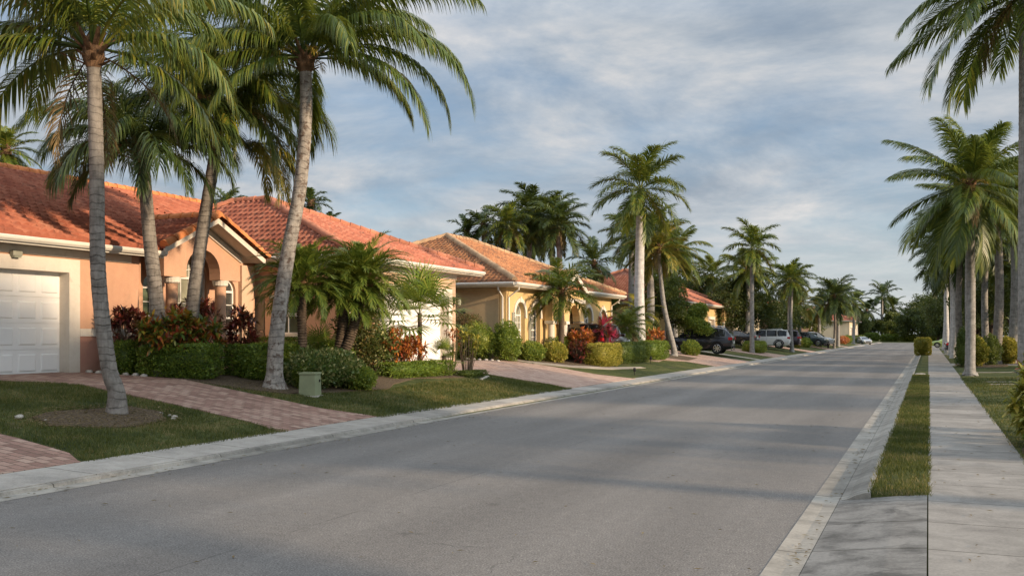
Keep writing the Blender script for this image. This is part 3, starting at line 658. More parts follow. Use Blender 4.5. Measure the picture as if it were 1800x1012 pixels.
def caps(house, segs, m, r=.11, name='ridge_tiles', step=.36):
    mb = MB()
    for a, b in segs:
        a = Vector(a); b = Vector(b); L_ = (b - a).length; n = max(1, int(L_ / step)); d = (b - a) / n; dn = d.normalized(); sd_ = dn.cross(Vector((0, 0, 1))).normalized(); up = sd_.cross(dn)
        for i in range(n):
            p = a + d * i; q = p + d * 1.12; k = len(mb.v)
            for (c, rr) in ((p, r * 1.16), (q, r * .92)):
                for j in range(9): an = math.pi * (j / 8) * 1.16 - .08 * math.pi; mb.v.append(tuple(c + sd_ * math.cos(an) * rr + up * (math.sin(an) * rr + .012)))
            for j in range(8): mb.f.append((k + j, k + j + 1, k + 10 + j, k + 9 + j))
            mb.f.append(tuple(k + j for j in range(9)))
            if i == n - 1: mb.f.append(tuple(k + 17 - j for j in range(9)))
    return mb.build(name, m, house, smooth=True)
def gutter(house, a, b, m='gutter', name='gutter', drop=.15, out=.0):
    """fascia board with a half-box gutter in front of it, from a to b at the eave's underside"""
    a = Vector(a); b = Vector(b); d = (b - a).normalized(); o = d.cross(Vector((0, 0, 1)))
    mb = MB(); sec = [(0, 0), (.10, .0), (.125, -.03), (.115, -.075), (.07, -.125), (0, -.125), (-.02, -.17), (-.03, -.17), (-.03, .0)]
    k = len(mb.v)
    for p in (a, b):
        for x, z in sec: mb.v.append(tuple(p + o * x + Vector((0, 0, z - .01))))
    n = len(sec)
    for i in range(n): mb.f.append((k + i, k + (i + 1) % n, k + n + (i + 1) % n, k + n + i))
    mb.f.append(tuple(k + i for i in range(n - 1, -1, -1))); mb.f.append(tuple(k + n + i for i in range(n)))
    return mb.build(name, MT[m], house)
def garage_door(house, wf, u0, u1, v0, v1, depth, nc=8, m='door_white'):
    dr = MB(); plate(dr, wf, rect_loop(u0, u1, v0, v1), (), depth + .03, depth + .06)
    d = dr.build('garage_door', MT[m], house); sec = (v1 - v0) / 4; mb = MB()
    for j in range(4):
        plate(mb, wf, rect_loop(u0 + .01, u1 - .01, v0 + sec * j + .006, v0 + sec * (j + 1) - .006), (), depth + .008, depth + .03)
        for i in range(nc):
            w_ = (u1 - u0) / nc; a = u0 + w_ * i + .07; b = u0 + w_ * (i + 1) - .07; c = v0 + sec * j + .10; e = v0 + sec * (j + 1) - .10
            k = len(mb.v)
            for (uu, v, dd) in [(a, c, depth + .008), (b, c, depth + .008), (b, e, depth + .008), (a, e, depth + .008), (a + .03, c + .03, depth - .014), (b - .03, c + .03, depth - .014), (b - .03, e - .03, depth - .014), (a + .03, e - .03, depth - .014)]: mb.v.append(tuple(wf.P(uu, v, dd)))
            for f in ((4, 5, 6, 7), (0, 1, 5, 4), (1, 2, 6, 5), (2, 3, 7, 6), (3, 0, 4, 7)): mb.f.append(tuple(k + q for q in f))
    mb.build('door_panel', MT[m], d)
    return d
def frame_trim(house, wf, u0, u1, v0, v1, wd, proud, depth, m='trim', name='door_surround'):
    u0 += .012; u1 -= .012; v1 -= .012
    lp = [(u0 - wd, v0), (u0, v0), (u0, v1), (u1, v1), (u1, v0), (u1 + wd, v0), (u1 + wd, v1 + wd), (u0 - wd, v1 + wd)]
    return plate(MB(), wf, lp, (), -proud, depth).build(name, MT[m], house)
def arch_trim(house, wf, u0, u1, v0, vs_, wd, proud, key=True, m='trim', only_top=True):
    r0 = (u1 - u0) / 2; c = (u0 + u1) / 2; n = 14; lo = vs_ - (.12 if only_top else vs_ - v0)
    lp = [(u0 - wd, lo)] + [(u0, lo)] + [(c - r0 * math.cos(math.pi * k / n), vs_ + r0 * math.sin(math.pi * k / n)) for k in range(n + 1)] + [(u1, lo), (u1 + wd, lo)] + [(c + (r0 + wd) * math.cos(math.pi * k / n), vs_ + (r0 + wd) * math.sin(math.pi * k / n)) for k in range(n + 1)]
    mb = plate(MB(), wf, lp, (), -proud, .02)
    if key: plate(mb, wf, [(c - .05, vs_ + r0 - .02), (c + .05, vs_ + r0 - .02), (c + .08, vs_ + r0 + wd + .05), (c - .08, vs_ + r0 + wd + .05)], (), -proud - .02, .02)
    return mb.build('arch_surround', MT[m], house)
def shutter(house, wf, u0, u1, v0, v1, m='grey_paint'):
    mb = MB(); plate(mb, wf, rect_loop(u0, u1, v0, v1), [rect_loop(u0 + .04, u1 - .04, v0 + .05, v1 - .05)], -.05, -.003); n = int((v1 - v0) / .07)
    for i in range(n):
        v = v0 + .06 + (v1 - v0 - .12) * i / n; mb.face([wf.P(u0 + .04, v, -.04), wf.P(u1 - .04, v, -.04), wf.P(u1 - .04, v + .06, -.012), wf.P(u0 + .04, v + .06, -.012)])
    return mb.build('shutter', MT[m], house)
def downspout(house, x, y, z0, z1, nx=1, ny=0, reach=.5):
    mb = MB(); mb.tube([(x + nx * reach, y + ny * reach, z1), (x + nx * reach, y + ny * reach, z1 - .12), (x + nx * .06, y + ny * .06, z1 - .42), (x + nx * .06, y + ny * .06, z0 + .2), (x + nx * .18, y + ny * .18, z0 + .05)], .04, 6)
    return mb.build('downspout', MT['gutter'], house, smooth=True)
def lantern(name, label, loc, group=None):
    t = thing(name, label, 'wall light', loc, 0, group); mb = MB()
    mb.obox((.02, 0, 0), (1, 0, 0), (0, 1, 0), (0, 0, 1), .02, .05, .14)
    mb.tube([(.03, 0, .05), (.12, 0, .16), (.22, 0, .12), (.24, 0, .02)], .014, 6); mb.tube([(.03, 0, -.08), (.10, .02, -.22), (.06, .04, -.30)], .012, 6); mb.tube([(.03, 0, 0), (.10, -.08, .05), (.06, -.14, .14)], .012, 6)
    mb.build('bracket', MT['black'], t)
    mb = MB(); mb.tube([(.24, 0, .05), (.24, 0, .0), (.24, 0, -.16), (.24, 0, -.20)], [.02, .075, .055, .02], 6); mb.build('lamp_shade', MT['glass_c'], t)
    return t
X1, Y1, Z1 = (1, 0, 0), (0, 1, 0), (0, 0, 1)

# ---- house 1: orange roof, garage wing and gabled porch
h1 = wthing('villa', 'peach villa with orange red roof and gabled porch nearest on the left', 'house', (-22, 10, .9), 0, 'tile roofed villas along the street')
wf = WF((-18.5, 0, 0), Y1, X1); zb = .84; zs = 3.86
plate(MB(), wf, [(-3, zb), (18.9, zb), (18.9, zs), (-3, zs)], [[(11.85, zb + .001), (16.69, zb + .001), (16.69, 3.26), (11.85, 3.26)]], 0, .25, .30).build('front_wall', MT['peach'], h1)
plate(MB(), wf, [(16.99, zb), (18.9, zb), (18.9, 1.76), (16.99, 1.76)], (), -.02, .05).build('lower_wall', MT['pink'], h1)
plate(MB(), wf, [(17.0, 1.76), (18.93, 1.76), (18.93, 1.94), (17.0, 1.94)], (), -.045, .05).build('wall_band', MT['trim'], h1)
frame_trim(h1, wf, 11.85, 16.69, zb, 3.26, .31, .05, .28)
garage_door(h1, wf, 11.85, 16.69, zb + .02, 3.26, .26)
# return wall at the end of the wing and the recessed entrance wall
mb = MB(); mb.box(-21, -18.502, 18.70, 18.898, zb, zs); mb.build('side_wall', MT['peach'], h1)
wb = WF((-19.2, 0, 0), Y1, X1)
L1 = arch_loop(19.75, 20.5, 1.9, 3.08); L2 = arch_loop(20.95, 22.25, 1.25, 3.42); L3 = arch_loop(22.75, 23.5, 1.9, 3.08)
plate(MB(), wb, [(18.9, zb), (24.4, zb), (24.4, 4.5), (18.9, 4.5)], [L1, L2, L3], 0, .25, .20).build('entrance_wall', MT['peach'], h1)
window(h1, wb, L1, .14, 'glass_g', 2, 3, .045, .34, vs=3.08); window(h1, wb, L3, .14, 'glass', 2, 3, .045, .34, vs=3.08)
wc = window(h1, wb, L2, .14, 'glass_c', 4, 3, .05, None, vs=3.40)
mb = MB(); c_ = 21.6
for k in range(8):
    a0_, a1_ = math.pi * k / 8, math.pi * (k + 1) / 8; mb.tube([wb.P(c_ + .2 * math.cos(a0_), 3.45 + .2 * math.sin(a0_), .10), wb.P(c_ + .2 * math.cos(a1_), 3.45 + .2 * math.sin(a1_), .10)], .014, 5, False)
for k in (1, 2, 3): a0_ = math.pi * k / 4; mb.tube([wb.P(c_ + .2 * math.cos(a0_), 3.45 + .2 * math.sin(a0_), .10), wb.P(c_ + .62 * math.cos(a0_), 3.45 + .62 * math.sin(a0_), .10)], .014, 5, False)
mb.build('fanlight_bars', MT['vinyl'], wc)
plate(MB(), wb, rect_loop(18.92, 24.4, zb, 1.6), (), -.03, .02).build('window_plinth', MT['pink'], h1)
for a_ in (23.62,): plate(MB(), wb, rect_loop(a_, a_ + .55, zb, 3.9), (), -.14, .02).build('pilaster', MT['peach2'], h1)
plate(MB(), wb, rect_loop(22.66, 23.6, 1.82, 1.9), (), -.07, .02).build('window_sill', MT['trim'], h1); plate(MB(), wb, rect_loop(19.66, 20.6, 1.82, 1.9), (), -.07, .02).build('window_sill', MT['trim'], h1)
# gabled porch
wg = WF((-18.35, 0, 0), Y1, X1)
hd = [(19.62, 3.34), (20.45, 3.34), (20.45, 3.52)] + [(21.125 - .675 * math.cos(math.pi * k / 14), 3.52 + .62 * math.sin(math.pi * k / 14)) for k in range(1, 14)] + [(21.8, 3.52), (21.8, 3.34), (22.66, 3.34), (22.66, 4.12), (21.0, 4.83), (19.62, 4.22)]
plate(MB(), wg, hd, (), 0, .38).build('gable_wall', MT['peach'], h1)
mb = MB()
for y in (20.12, 22.02):
    pass
for y in (20.12, 22.05): c = MB().tube([(-18.55, y, zb), (-18.55, y, 3.18)], .155, 16).build('column', MT['peach'], h1, smooth=True); MB().tube([(-18.55, y, 3.17), (-18.55, y, 3.20), (-18.55, y, 3.24), (-18.55, y, 3.335)], [.18, .21, .21, .235], 16).build('column_capital', MT['trim'], c).location = (0, 0, 0); MB().tube([(-18.55, y, zb), (-18.55, y, 1.1), (-18.55, y, 1.16)], [.22, .22, .18], 16).build('column_base', MT['trim'], c)
# porch gable roof: ridge runs back into the main roof
gz0, gzr, gy0, gyr, gy1, gx = 4.02, 4.98, 19.0, 21.0, 23.05, -17.72
tileplane(h1, (-20.4, gy0, gz0), (gx, gy0, gz0), [(gx, gyr, gzr), (-20.4, gyr, gzr)], MT['roof_orange'], seed=3, res=5)
tileplane(h1, (gx, gy1, gz0 - .02), (-20.4, gy1, gz0 - .02), [(-20.4, gyr, gzr), (gx, gyr, gzr)], MT['roof_orange'], seed=4, res=5)
caps(h1, [((gx, gy0 - .04, gz0 + .03), (gx, gyr, gzr + .05)), ((gx, gy1 + .04, gz0 + .01), (gx, gyr, gzr + .05)), ((gx, gyr, gzr + .05), (-20.2, gyr, gzr + .05))], MT['cap'], .12, 'rake_tiles')
wr = WF((gx - .02, 0, 0), Y1, X1)
plate(MB(), wr, [(gy0, gz0 - .16), (gyr, gzr - .16), (gy1, gz0 - .18), (gy1, gz0 - .03), (gyr, gzr - .01), (gy0, gz0 - .01)], (), 0, .05).build('rake_board', MT['trim'], h1)
mb = MB(); mb.face([(gx - .05, gy0, gz0 - .10), (gx - .05, gyr, gzr - .10), (-18.4, gyr, gzr - .10), (-18.4, gy0, gz0 - .10)]); mb.face([(gx - .05, gyr, gzr - .10), (gx - .05, gy1, gz0 - .12), (-20.3, gy1, gz0 - .12), (-20.3, gyr, gzr - .10)]); mb.build('porch_soffit', MT['trim'], h1)
wr2 = WF((-18.30, 0, 0), Y1, X1)
plate(MB(), wr2, [(gy0 + .35, gz0 - .15), (gyr, gzr - .31), (gy1 - .35, gz0 - .16), (gy1 - .35, gz0 - .0), (gyr, gzr - .10), (gy0 + .35, gz0)], (), 0, .05).build('gable_moulding', MT['trim'], h1)
# main roof
e1 = 3.95
mr = tileplane(h1, (-17.9, -4.5, e1), (-17.9, 23.0, e1), [(-23.9, 23.0, 6.45), (-23.9, 1.5, 6.45)], MT['roof_orange'], seed=1)
bm = bmesh.new(); bm.from_mesh(mr.data)      # notch where the porch gable stands
bmesh.ops.delete(bm, geom=[f for f in bm.faces if f.calc_center_median().y > 19.10 and f.calc_center_median().x > -18.65], context='FACES'); bm.to_mesh(mr.data); bm.free()
tileplane(h1, (-21.2, 23.0, 5.325), (-21.2, 30.1, 5.325), [(-23.9, 27.4, 6.45), (-23.9, 23.0, 6.45)], MT['roof_orange'], seed=2, res=3)
tileplane(h1, (-29.9, 33.4, e1), (-29.9, -4.5, e1), [(-23.9, 1.5, 6.45), (-23.9, 27.4, 6.45)], MT['roof_orange'], seed=5, res=3)
tileplane(h1, (-17.9, 33.4, e1), (-29.9, 33.4, e1), [(-23.9, 27.4, 6.45)], MT['roof_orange'], seed=6, res=3)
tileplane(h1, (-29.9, -4.5, e1), (-17.9, -4.5, e1), [(-23.9, 1.5, 6.45)], MT['roof_orange'], seed=7, res=3)
caps(h1, [((-23.9, 1.5, 6.50), (-23.9, 27.4, 6.50)), ((-23.9, 27.4, 6.5), (-18.5, 32.8, 4.2)), ((-23.9, 1.5, 6.5), (-17.9, -4.5, 4.02)), ((-23.9, 27.4, 6.5), (-29.9, 33.4, 4.0))], MT['cap'], .11)
gutter(h1, (-17.9, -4.5, e1 - .02), (-17.9, 19.15, e1 - .02))
mb = MB(); mb.box(-18.49, -17.93, -4.5, 18.95, 3.80, 3.845); mb.box(-29.9, -18.0, -4.4, -3.0, 3.8, 3.84); mb.build('soffit', MT['trim'], h1)
plate(MB(), wf, rect_loop(-3, 18.6, 3.60, 3.80), (), -.05, .0).build('frieze_board', MT['trim'], h1)
mb = MB(); mb.box(-29.3, -19.4, -3, 32.8, zb - .3, 3.85); mb.build('rear_wall', MT['peach'], h1)

# ---- house 2: faded red hip roof, end garage
h2 = wthing('villa', 'light peach villa with faded red hip roof and white garage behind the fan palm', 'house', (-21, 28, .85), 0, 'tile roofed villas along the street')
wf2 = WF((-16, 0, 0), Y1, X1); zb2 = .74; zs2 = 4.02
plate(MB(), wf2, [(24.403, zb2), (31.9, zb2), (31.9, zs2), (24.403, zs2)], [[(26.7, zb2 + .001), (31.3, zb2 + .001), (31.3, 3.2), (26.7, 3.2)]], 0, .2, .35).build('front_wall', MT['peach2'], h2)
frame_trim(h2, wf2, 26.7, 31.3, zb2, 3.2, .26, .05, .30); garage_door(h2, wf2, 26.7, 31.3, zb2 + .02, 3.2, .30)
ws2 = WF((0, 24.4, 0), (1, 0, 0), (0, -1, 0))
H1 = rect_loop(-18.5, -17.45, 1.82, 2.92); D1 = rect_loop(-19.75, -18.8, .9, 3.0)
plate(MB(), ws2, [(-21.5, zb2), (-16.003, zb2), (-16.003, zs2), (-21.5, zs2)], [H1, D1], 0, .2, .2).build('side_wall', MT['peach'], h2)
window(h2, ws2, H1, .1, 'glass_g', 2, 2, .05, .55)
plate(MB(), ws2, rect_loop(-18.62, -17.33, 2.92, 3.02), (), -.05, .02).build('window_head', MT['trim'], h2); plate(MB(), ws2, rect_loop(-18.62, -17.33, 1.74, 1.82), (), -.07, .02).build('window_sill', MT['trim'], h2)
d = plate(MB(), ws2, D1, (), .12, .16).build('door', MT['grey_paint'], h2)
mb = MB()
for v in (1.0, 1.95): plate(mb, ws2, rect_loop(-19.63, -18.92, v, v + .85), [rect_loop(-19.55, -19.0, v + .08, v + .77)], .095, .12)
mb.build('door_moulding', MT['grey_paint'], d); MB().tube([(-18.92, 24.52, 1.9), (-18.92, 24.42, 1.9), (-18.98, 24.42, 1.9)], .02, 6).build('door_handle', MT['chrome'], d)
mb = MB(); mb.box(-26.6, -16.5, 24.65, 31.895, zb2, zs2 - .01); mb.build('rear_wall', MT['peach2'], h2)
plate(MB(), wf2, rect_loop(24.4, 31.9, 3.82, 4.02), (), -.05, .0).build('frieze_board', MT['trim'], h2)
PK = (-21.0, 27.35, 6.42); PK2 = (-22.4, 27.35, 6.42); ez = 4.18
tileplane(h2, (-15.4, 23.9, ez), (-15.4, 32.95, ez), [PK], MT['roof_rust'], seed=11)
tileplane(h2, (-27.2, 23.9, ez), (-15.4, 23.9, ez), [PK, PK2], MT['roof_rust'], seed=12, res=5)
tileplane(h2, (-15.4, 32.95, ez), (-27.2, 32.95, ez), [PK2, PK], MT['roof_rust'], seed=13, res=3)
tileplane(h2, (-27.2, 32.95, ez), (-27.2, 23.9, ez), [PK2], MT['roof_rust'], seed=14, res=3)
up = lambda p, d_=.05: (p[0], p[1], p[2] + d_)
caps(h2, [(up(PK), (-15.4, 32.95, ez + .07)), (up(PK), (-15.4, 23.9, ez + .07)), (up(PK), up(PK2)), (up(PK2), (-27.2, 23.9, ez + .05)), (up(PK2), (-27.2, 32.95, ez + .05))], MT['cap_rust'], .12)
gutter(h2, (-15.4, 23.9, ez - .02), (-15.4, 33.0, ez - .02)); gutter(h2, (-21.5, 23.9, ez - .02), (-15.4, 23.9, ez - .02)); gutter(h2, (-15.4, 32.98, ez - .02), (-27.2, 32.98, ez - .02))
mb = MB(); mb.box(-15.99, -15.44, 23.95, 32.9, 4.0, 4.04); mb.box(-21.5, -16.0, 23.95, 24.39, 4.0, 4.04); mb.box(-27.1, -16.0, 31.9, 32.9, 4.0, 4.04); mb.build('soffit', MT['trim'], h2)
downspout(h2, -16, 24.7, .85, 4.03)
lantern('wall_lantern', 'black scrolled lantern on the light peach wall beside the second garage', (-15.99, 31.72, 3.05))
sl = thing('security_light', 'small boxy light on the peach wall above the nearest garage door', 'wall light', (-18.5, 15.2, 3.58))
MB().box(0, .04, -.08, .08, -.06, .06).build('base_plate', MT['trim'], sl); MB().box(.04, .16, -.12, .12, -.05, .07).build('lamp_housing', MT['grey_paint'], sl, bevel=.01); MB().box(.05, .155, -.09, .09, -.09, -.052).build('lens', MT['glass_c'], sl)

# ---- house 3: yellow walls, arched windows, portico
h3 = wthing('villa', 'yellow villa with arched white windows, columned portico and weathered brown orange tile roof', 'house', (-21, 43, .85), 0, 'tile roofed villas along the street')
wf3 = WF((-15.7, 0, 0), Y1, X1); zb3 = .72; zs3 = 3.72
A1 = arch_loop(36.75, 37.85, 1.38, 2.62); A2 = arch_loop(38.55, 39.6, 1.38, 2.62); A3 = arch_loop(45.6, 46.7, 1.5, 2.62); A4 = arch_loop(48.0, 49.0, 1.5, 2.62); A5 = rect_loop(42.95, 43.65, 1.5, 2.75)
plate(MB(), wf3, [(35.9, zb3), (50.0, zb3), (50.0, zs3), (35.9, zs3)], [A1, A2, A3, A4, A5], 0, .3, .30).build('front_wall', MT['yellow'], h3)
for A in (A1, A2, A3, A4):
    window(h3, wf3, A, .24, 'glass_c' if A is A1 else 'glass', 3, 4, .05, .5, fan=True, vs=2.62)
    u0, u1 = A[0][0], A[1][0]
    arch_trim(h3, wf3, u0, u1, A[0][1], 2.62, .16, .05)
    plate(MB(), wf3, rect_loop(u0 - .12, u1 + .12, A[0][1] - .12, A[0][1] - .001), (), -.08, .02).build('window_sill', MT['trim'], h3)
window(h3, wf3, A5, .2, 'glass', 2, 3, .05, .5)
for u in (36.42, 38.22, 45.3, 47.72): shutter(h3, wf3, u, u + .24, 1.4, 2.72)
mb = MB(); mb.box(-26.5, -16.02, 35.903, 49.99, zb3, zs3 - .01); mb.build('side_wall', MT['tan'], h3)
mb = MB()
for u in (36.02, 37.95, 39.72, 49.2): pass
wp = WF((-15.22, 0, 0), Y1, X1)
def arc_hd(u0, u1, cols, zbtm, zspr, ztop):
    lp = [(u0, zbtm)]
    for (a, b) in cols: c = (a + b) / 2; r_ = (b - a) / 2; lp += [(a, zbtm), (a, zspr)] + [(c - r_ * math.cos(math.pi * k / 12), zspr + r_ * .95 * math.sin(math.pi * k / 12)) for k in range(1, 12)] + [(b, zspr), (b, zbtm)]
    return lp + [(u1, zbtm)]
hp = arc_hd(39.85, 44.1, [(40.3, 41.4), (42.05, 43.5)], 2.42, 2.5, 3.6) + [(44.1, 3.72), (43.5, 3.76), (42.0, 4.42), (40.5, 3.76), (39.85, 3.72)]
plate(MB(), wp, hp, (), 0, .36).build('portico_wall', MT['yellow'], h3)
for a_ in (39.86, 43.89): MB().box(-15.69, -15.585, a_, a_ + .2, 2.43, 3.7).build('portico_cheek', MT['yellow'], h3)
plate(MB(), wp, rect_loop(41.7, 44.15, 3.28, 3.46), (), -.06, .0).build('portico_band', MT['trim'], h3)
for y in (40.05, 41.72, 43.80):
    c = MB().tube([(-15.36, y, zb3), (-15.36, y, 2.28)], [.17, .155], 14).build('column', MT['trim'], h3, smooth=True)
    MB().box(-15.60, -15.16, y - .22, y + .22, 2.27, 2.415).build('column_capital', MT['trim'], c, bevel=.02); MB().box(-15.58, -15.14, y - .22, y + .22, zb3, 1.05).build('column_base', MT['trim'], c, bevel=.02)
e3 = 3.93
P3, P3b = (-21.3, 41.55, 6.5), (-21.3, 44.2, 6.5)
tileplane(h3, (-15.1, 35.3, e3), (-15.1, 50.5, e3), [P3b, P3], MT['roof_brown'], seed=21)
tileplane(h3, (-27.5, 35.3, e3), (-15.1, 35.3, e3), [P3], MT['roof_brown'], seed=22)
tileplane(h3, (-15.1, 50.5, e3), (-27.5, 50.5, e3), [P3b], MT['roof_brown'], seed=23, res=3)
tileplane(h3, (-27.5, 50.5, e3), (-27.5, 35.3, e3), [P3, P3b], MT['roof_brown'], seed=24, res=3)
caps(h3, [(up(P3), (-15.1, 35.3, e3 + .06)), (up(P3b), (-15.1, 50.5, e3 + .06)), (up(P3), up(P3b)), (up(P3), (-27.5, 35.3, e3 + .06)), (up(P3b), (-27.5, 50.5, e3 + .06))], MT['cap_tan'], .13)
gx3 = -14.85
tileplane(h3, (-17.2, 40.3, e3 - .12), (gx3, 40.3, e3 - .12), [(gx3, 42.0, 4.62), (-17.2, 42.0, 4.62)], MT['roof_brown'], seed=25, res=5)
tileplane(h3, (gx3, 43.7, e3 - .12), (-17.2, 43.7, e3 - .12), [(-17.2, 42.0, 4.62), (gx3, 42.0, 4.62)], MT['roof_brown'], seed=26, res=5)
caps(h3, [((gx3, 42.0, 4.68), (-17.0, 42.0, 4.68))], MT['cap_tan'], .11)
plate(MB(), WF((gx3, 0, 0), Y1, X1), [(40.25, e3 - .32), (42.0, 4.44), (43.75, e3 - .32), (43.75, e3 - .11), (42.0, 4.66), (40.25, e3 - .11)], (), 0, .06).build('rake_board', MT['trim'], h3)
for a_, b_ in ((35.3, 40.2), (43.8, 50.5)): gutter(h3, (-15.1, a_, e3 - .02), (-15.1, b_, e3 - .02))
gutter(h3, (-27.5, 35.3, e3 - .02), (-15.1, 35.3, e3 - .02))
mb = MB(); mb.box(-27.4, -15.13, 35.35, 39.84, 3.722, 3.75); mb.build('soffit', MT['trim'], h3); MB().box(-15.69, -15.13, 44.12, 50.45, 3.722, 3.75).build('soffit', MT['trim'], h3)
downspout(h3, -15.7, 36.0, .8, 3.75); downspout(h3, -15.85, 35.9, .8, 3.75, 0, -1, .5); downspout(h3, -15.7, 44.4, .8, 3.75); downspout(h3, -15.7, 49.85, .8, 3.75)
sl = thing('flood_light', 'twin black floodlight high on the shaded side wall of the yellow villa', 'wall light', (-17.7, 35.9, 2.75))
mb = MB(); mb.box(-.05, .05, -.04, 0, -.05, .05); mb.build('base_plate', MT['black'], sl)
for s_ in (-1, 1): MB().tube([(0, -.03, 0), (.12 * s_, -.12, .06), (.20 * s_, -.22, -.04)], [.02, .045, .075], 8).build('lamp_head', MT['black'], sl)

def far_house(x, y0, y1, ez, depth, wall, roof, label, garage=None, windows=(), gable=None, pitch=.42, side_win=True):
    """simple hip villa with its street wall on x, from y0 to y1"""
    h = wthing('villa', label, 'house', (x - depth / 2, (y0 + y1) / 2, .85), 0, 'tile roofed villas along the street'); sgn = 1 if x < 0 else -1
    wfx = WF((x, 0, 0), Y1, (sgn, 0, 0)); zb_ = .5 if x < 0 else .1; zs_ = ez - .2; holes = []
    if garage: holes.append(rect_loop(garage[0], garage[1], zb_ + .001, zb_ + 2.6))
    wl = [arch_loop(a, b, 1.6, 2.7) for a, b in windows]; holes += wl
    plate(MB(), wfx, [(y0, zb_), (y1, zb_), (y1, zs_), (y0, zs_)], holes, 0, .2, .25).build('front_wall', MT[wall], h)
    if garage: garage_door(h, wfx, garage[0], garage[1], zb_ + .01, zb_ + 2.6, .22, 4); frame_trim(h, wfx, garage[0], garage[1], zb_, zb_ + 2.6, .25, .05, .2)
    for l in wl: window(h, wfx, l, .15, 'glass', 2, 3, .06, .5, vs=2.7); arch_trim(h, wfx, l[0][0], l[1][0], 1.6, 2.7, .15, .05, False)
    xb = x - sgn * depth; m = MB(); m.box(min(x - sgn * .22, xb), max(x - sgn * .22, xb), y0, y1 - .001, zb_, zs_ - .01); m.build('side_wall', MT[wall], h)
    o = .6; xe = x + sgn * o; xbe = xb - sgn * o; a, b = y0 - o, y1 + o; half = min(abs(xe - xbe), b - a) / 2; zr = ez + pitch * half
    if abs(xe - xbe) <= b - a: p = [((xe + xbe) / 2, a + half, zr), ((xe + xbe) / 2, b - half, zr)]
    else: p = [(xe - sgn * half, (a + b) / 2, zr), (xbe + sgn * half, (a + b) / 2, zr)]
    if abs(xe - xbe) <= b - a:
        sides = [((xe, a), (xe, b), [p[1], p[0]]), ((xbe, b), (xbe, a), [p[0], p[1]]), ((xbe, a), (xe, a), [p[0]]), ((xe, b), (xbe, b), [p[1]])]
        cs = [(p[0], p[1]), (p[0], (xe, a, ez)), (p[0], (xbe, a, ez)), (p[1], (xe, b, ez)), (p[1], (xbe, b, ez))]
    else:
        sides = [((xe, a), (xe, b), [p[0]]), ((xbe, b), (xbe, a), [p[1]]), ((xbe, a), (xe, a), [p[0], p[1]]), ((xe, b), (xbe, b), [p[1], p[0]])]
        cs = [(p[0], p[1]), (p[0], (xe, a, ez)), (p[0], (xe, b, ez)), (p[1], (xbe, a, ez)), (p[1], (xbe, b, ez))]
    for k, (q0, q1, tp) in enumerate(sides): tileplane(h, (*q0, ez), (*q1, ez), tp, MT[roof], seed=k + int(abs(y0)), res=4)
    caps(h, [(up(s_, .06), up(e_, .06)) for s_, e_ in cs], MT['cap_rust'], .13, step=.5)
    gutter(h, (xe, a, ez - .02) if sgn > 0 else (xe, b, ez - .02), (xe, b, ez - .02) if sgn > 0 else (xe, a, ez - .02)); gutter(h, (xbe, a, ez - .02) if sgn > 0 else (xe, a, ez - .02), (xe, a, ez - .02) if sgn > 0 else (xbe, a, ez - .02))
    m = MB(); m.box(min(xe, xbe) + .05, max(xe, xbe) - .05, a + .05, b - .05, zs_, zs_ + .04); m.build('soffit', MT['trim'], h)
    if gable:
        gy, gw = gable; gxx = xe + sgn * .4; zt_ = ez - .05; zr2 = zt_ + gw * .45
        tileplane(h, (xe - sgn * 3, gy - gw, zt_), (gxx, gy - gw, zt_), [(gxx, gy, zr2), (xe - sgn * 3, gy, zr2)], MT[roof], seed=2, res=4)
        tileplane(h, (gxx, gy + gw, zt_), (xe - sgn * 3, gy + gw, zt_), [(xe - sgn * 3, gy, zr2), (gxx, gy, zr2)], MT[roof], seed=3, res=4)
        plate(MB(), WF((gxx - sgn * .02, 0, 0), Y1, (sgn, 0, 0)), [(gy - gw, zt_ - .18), (gy, zr2 - .18), (gy + gw, zt_ - .18), (gy + gw, zt_), (gy, zr2), (gy - gw, zt_)], (), 0, .06).build('rake_board', MT['trim'], h)
        plate(MB(), WF((gxx - sgn * .4, 0, 0), Y1, (sgn, 0, 0)), [(gy - gw + .3, 2.9), (gy + gw - .3, 2.9), (gy + gw - .3, zt_), (gy, zr2 - .15), (gy - gw + .3, zt_)], (), 0, .3).build('gable_wall', MT[wall], h)
        for s_ in (-1, 1): MB().tube([(gxx - sgn * .55, gy + s_ * (gw - .5), zb_), (gxx - sgn * .55, gy + s_ * (gw - .5), 2.9)], .18, 12).build('column', MT['trim'], h)
    return h
far_house(-21, 52.5, 66, 4.15, 11, 'peach2', 'roof_rust', 'peach villa with faded red roof half hidden behind the royal palm', (60.5, 64.8), ((54, 55), (56.5, 57.5)))
far_house(-17, 71.0, 88.2, 4.3, 12, 'yellow', 'roof_far', 'yellow villa with pinkish red roof and small white garage behind the black car', (81.3, 83.6), ((73, 74), (77, 78)), (86.2, 1.5))
far_house(-17.5, 95, 112, 4.2, 12, 'cream', 'roof_rust', 'cream villa with rusty roof hidden behind the white car and dark tree', (98, 102), ((105, 106), (108, 109)))
far_house(-16, 119, 138, 4.2, 12, 'peach', 'roof_orange', 'peach villa with bright red roof glimpsed through the yellow stemmed palms', (122, 127), ((131, 132), (134.5, 135.5)), (129, 1.8))
far_house(-16, 146, 163, 4.2, 12, 'peach2', 'roof_far', 'pale villa with pinkish roof beyond the second group of parked cars', (148, 153), ((156, 157), (159, 160)))
far_house(-13.2, 186, 210, 4.4, 13, 'cream', 'roof_rust', 'cream white villa with red hip roof near the end of the street', (188, 193), ((199, 200.4), (204, 205.4)), (196, 2.2), .36)
far_house(-14.5, 216, 236, 4.2, 13, 'cream', 'roof_grey', 'small pale villa with brown grey roof last at the end of the street', (219, 224), ((228, 229),))
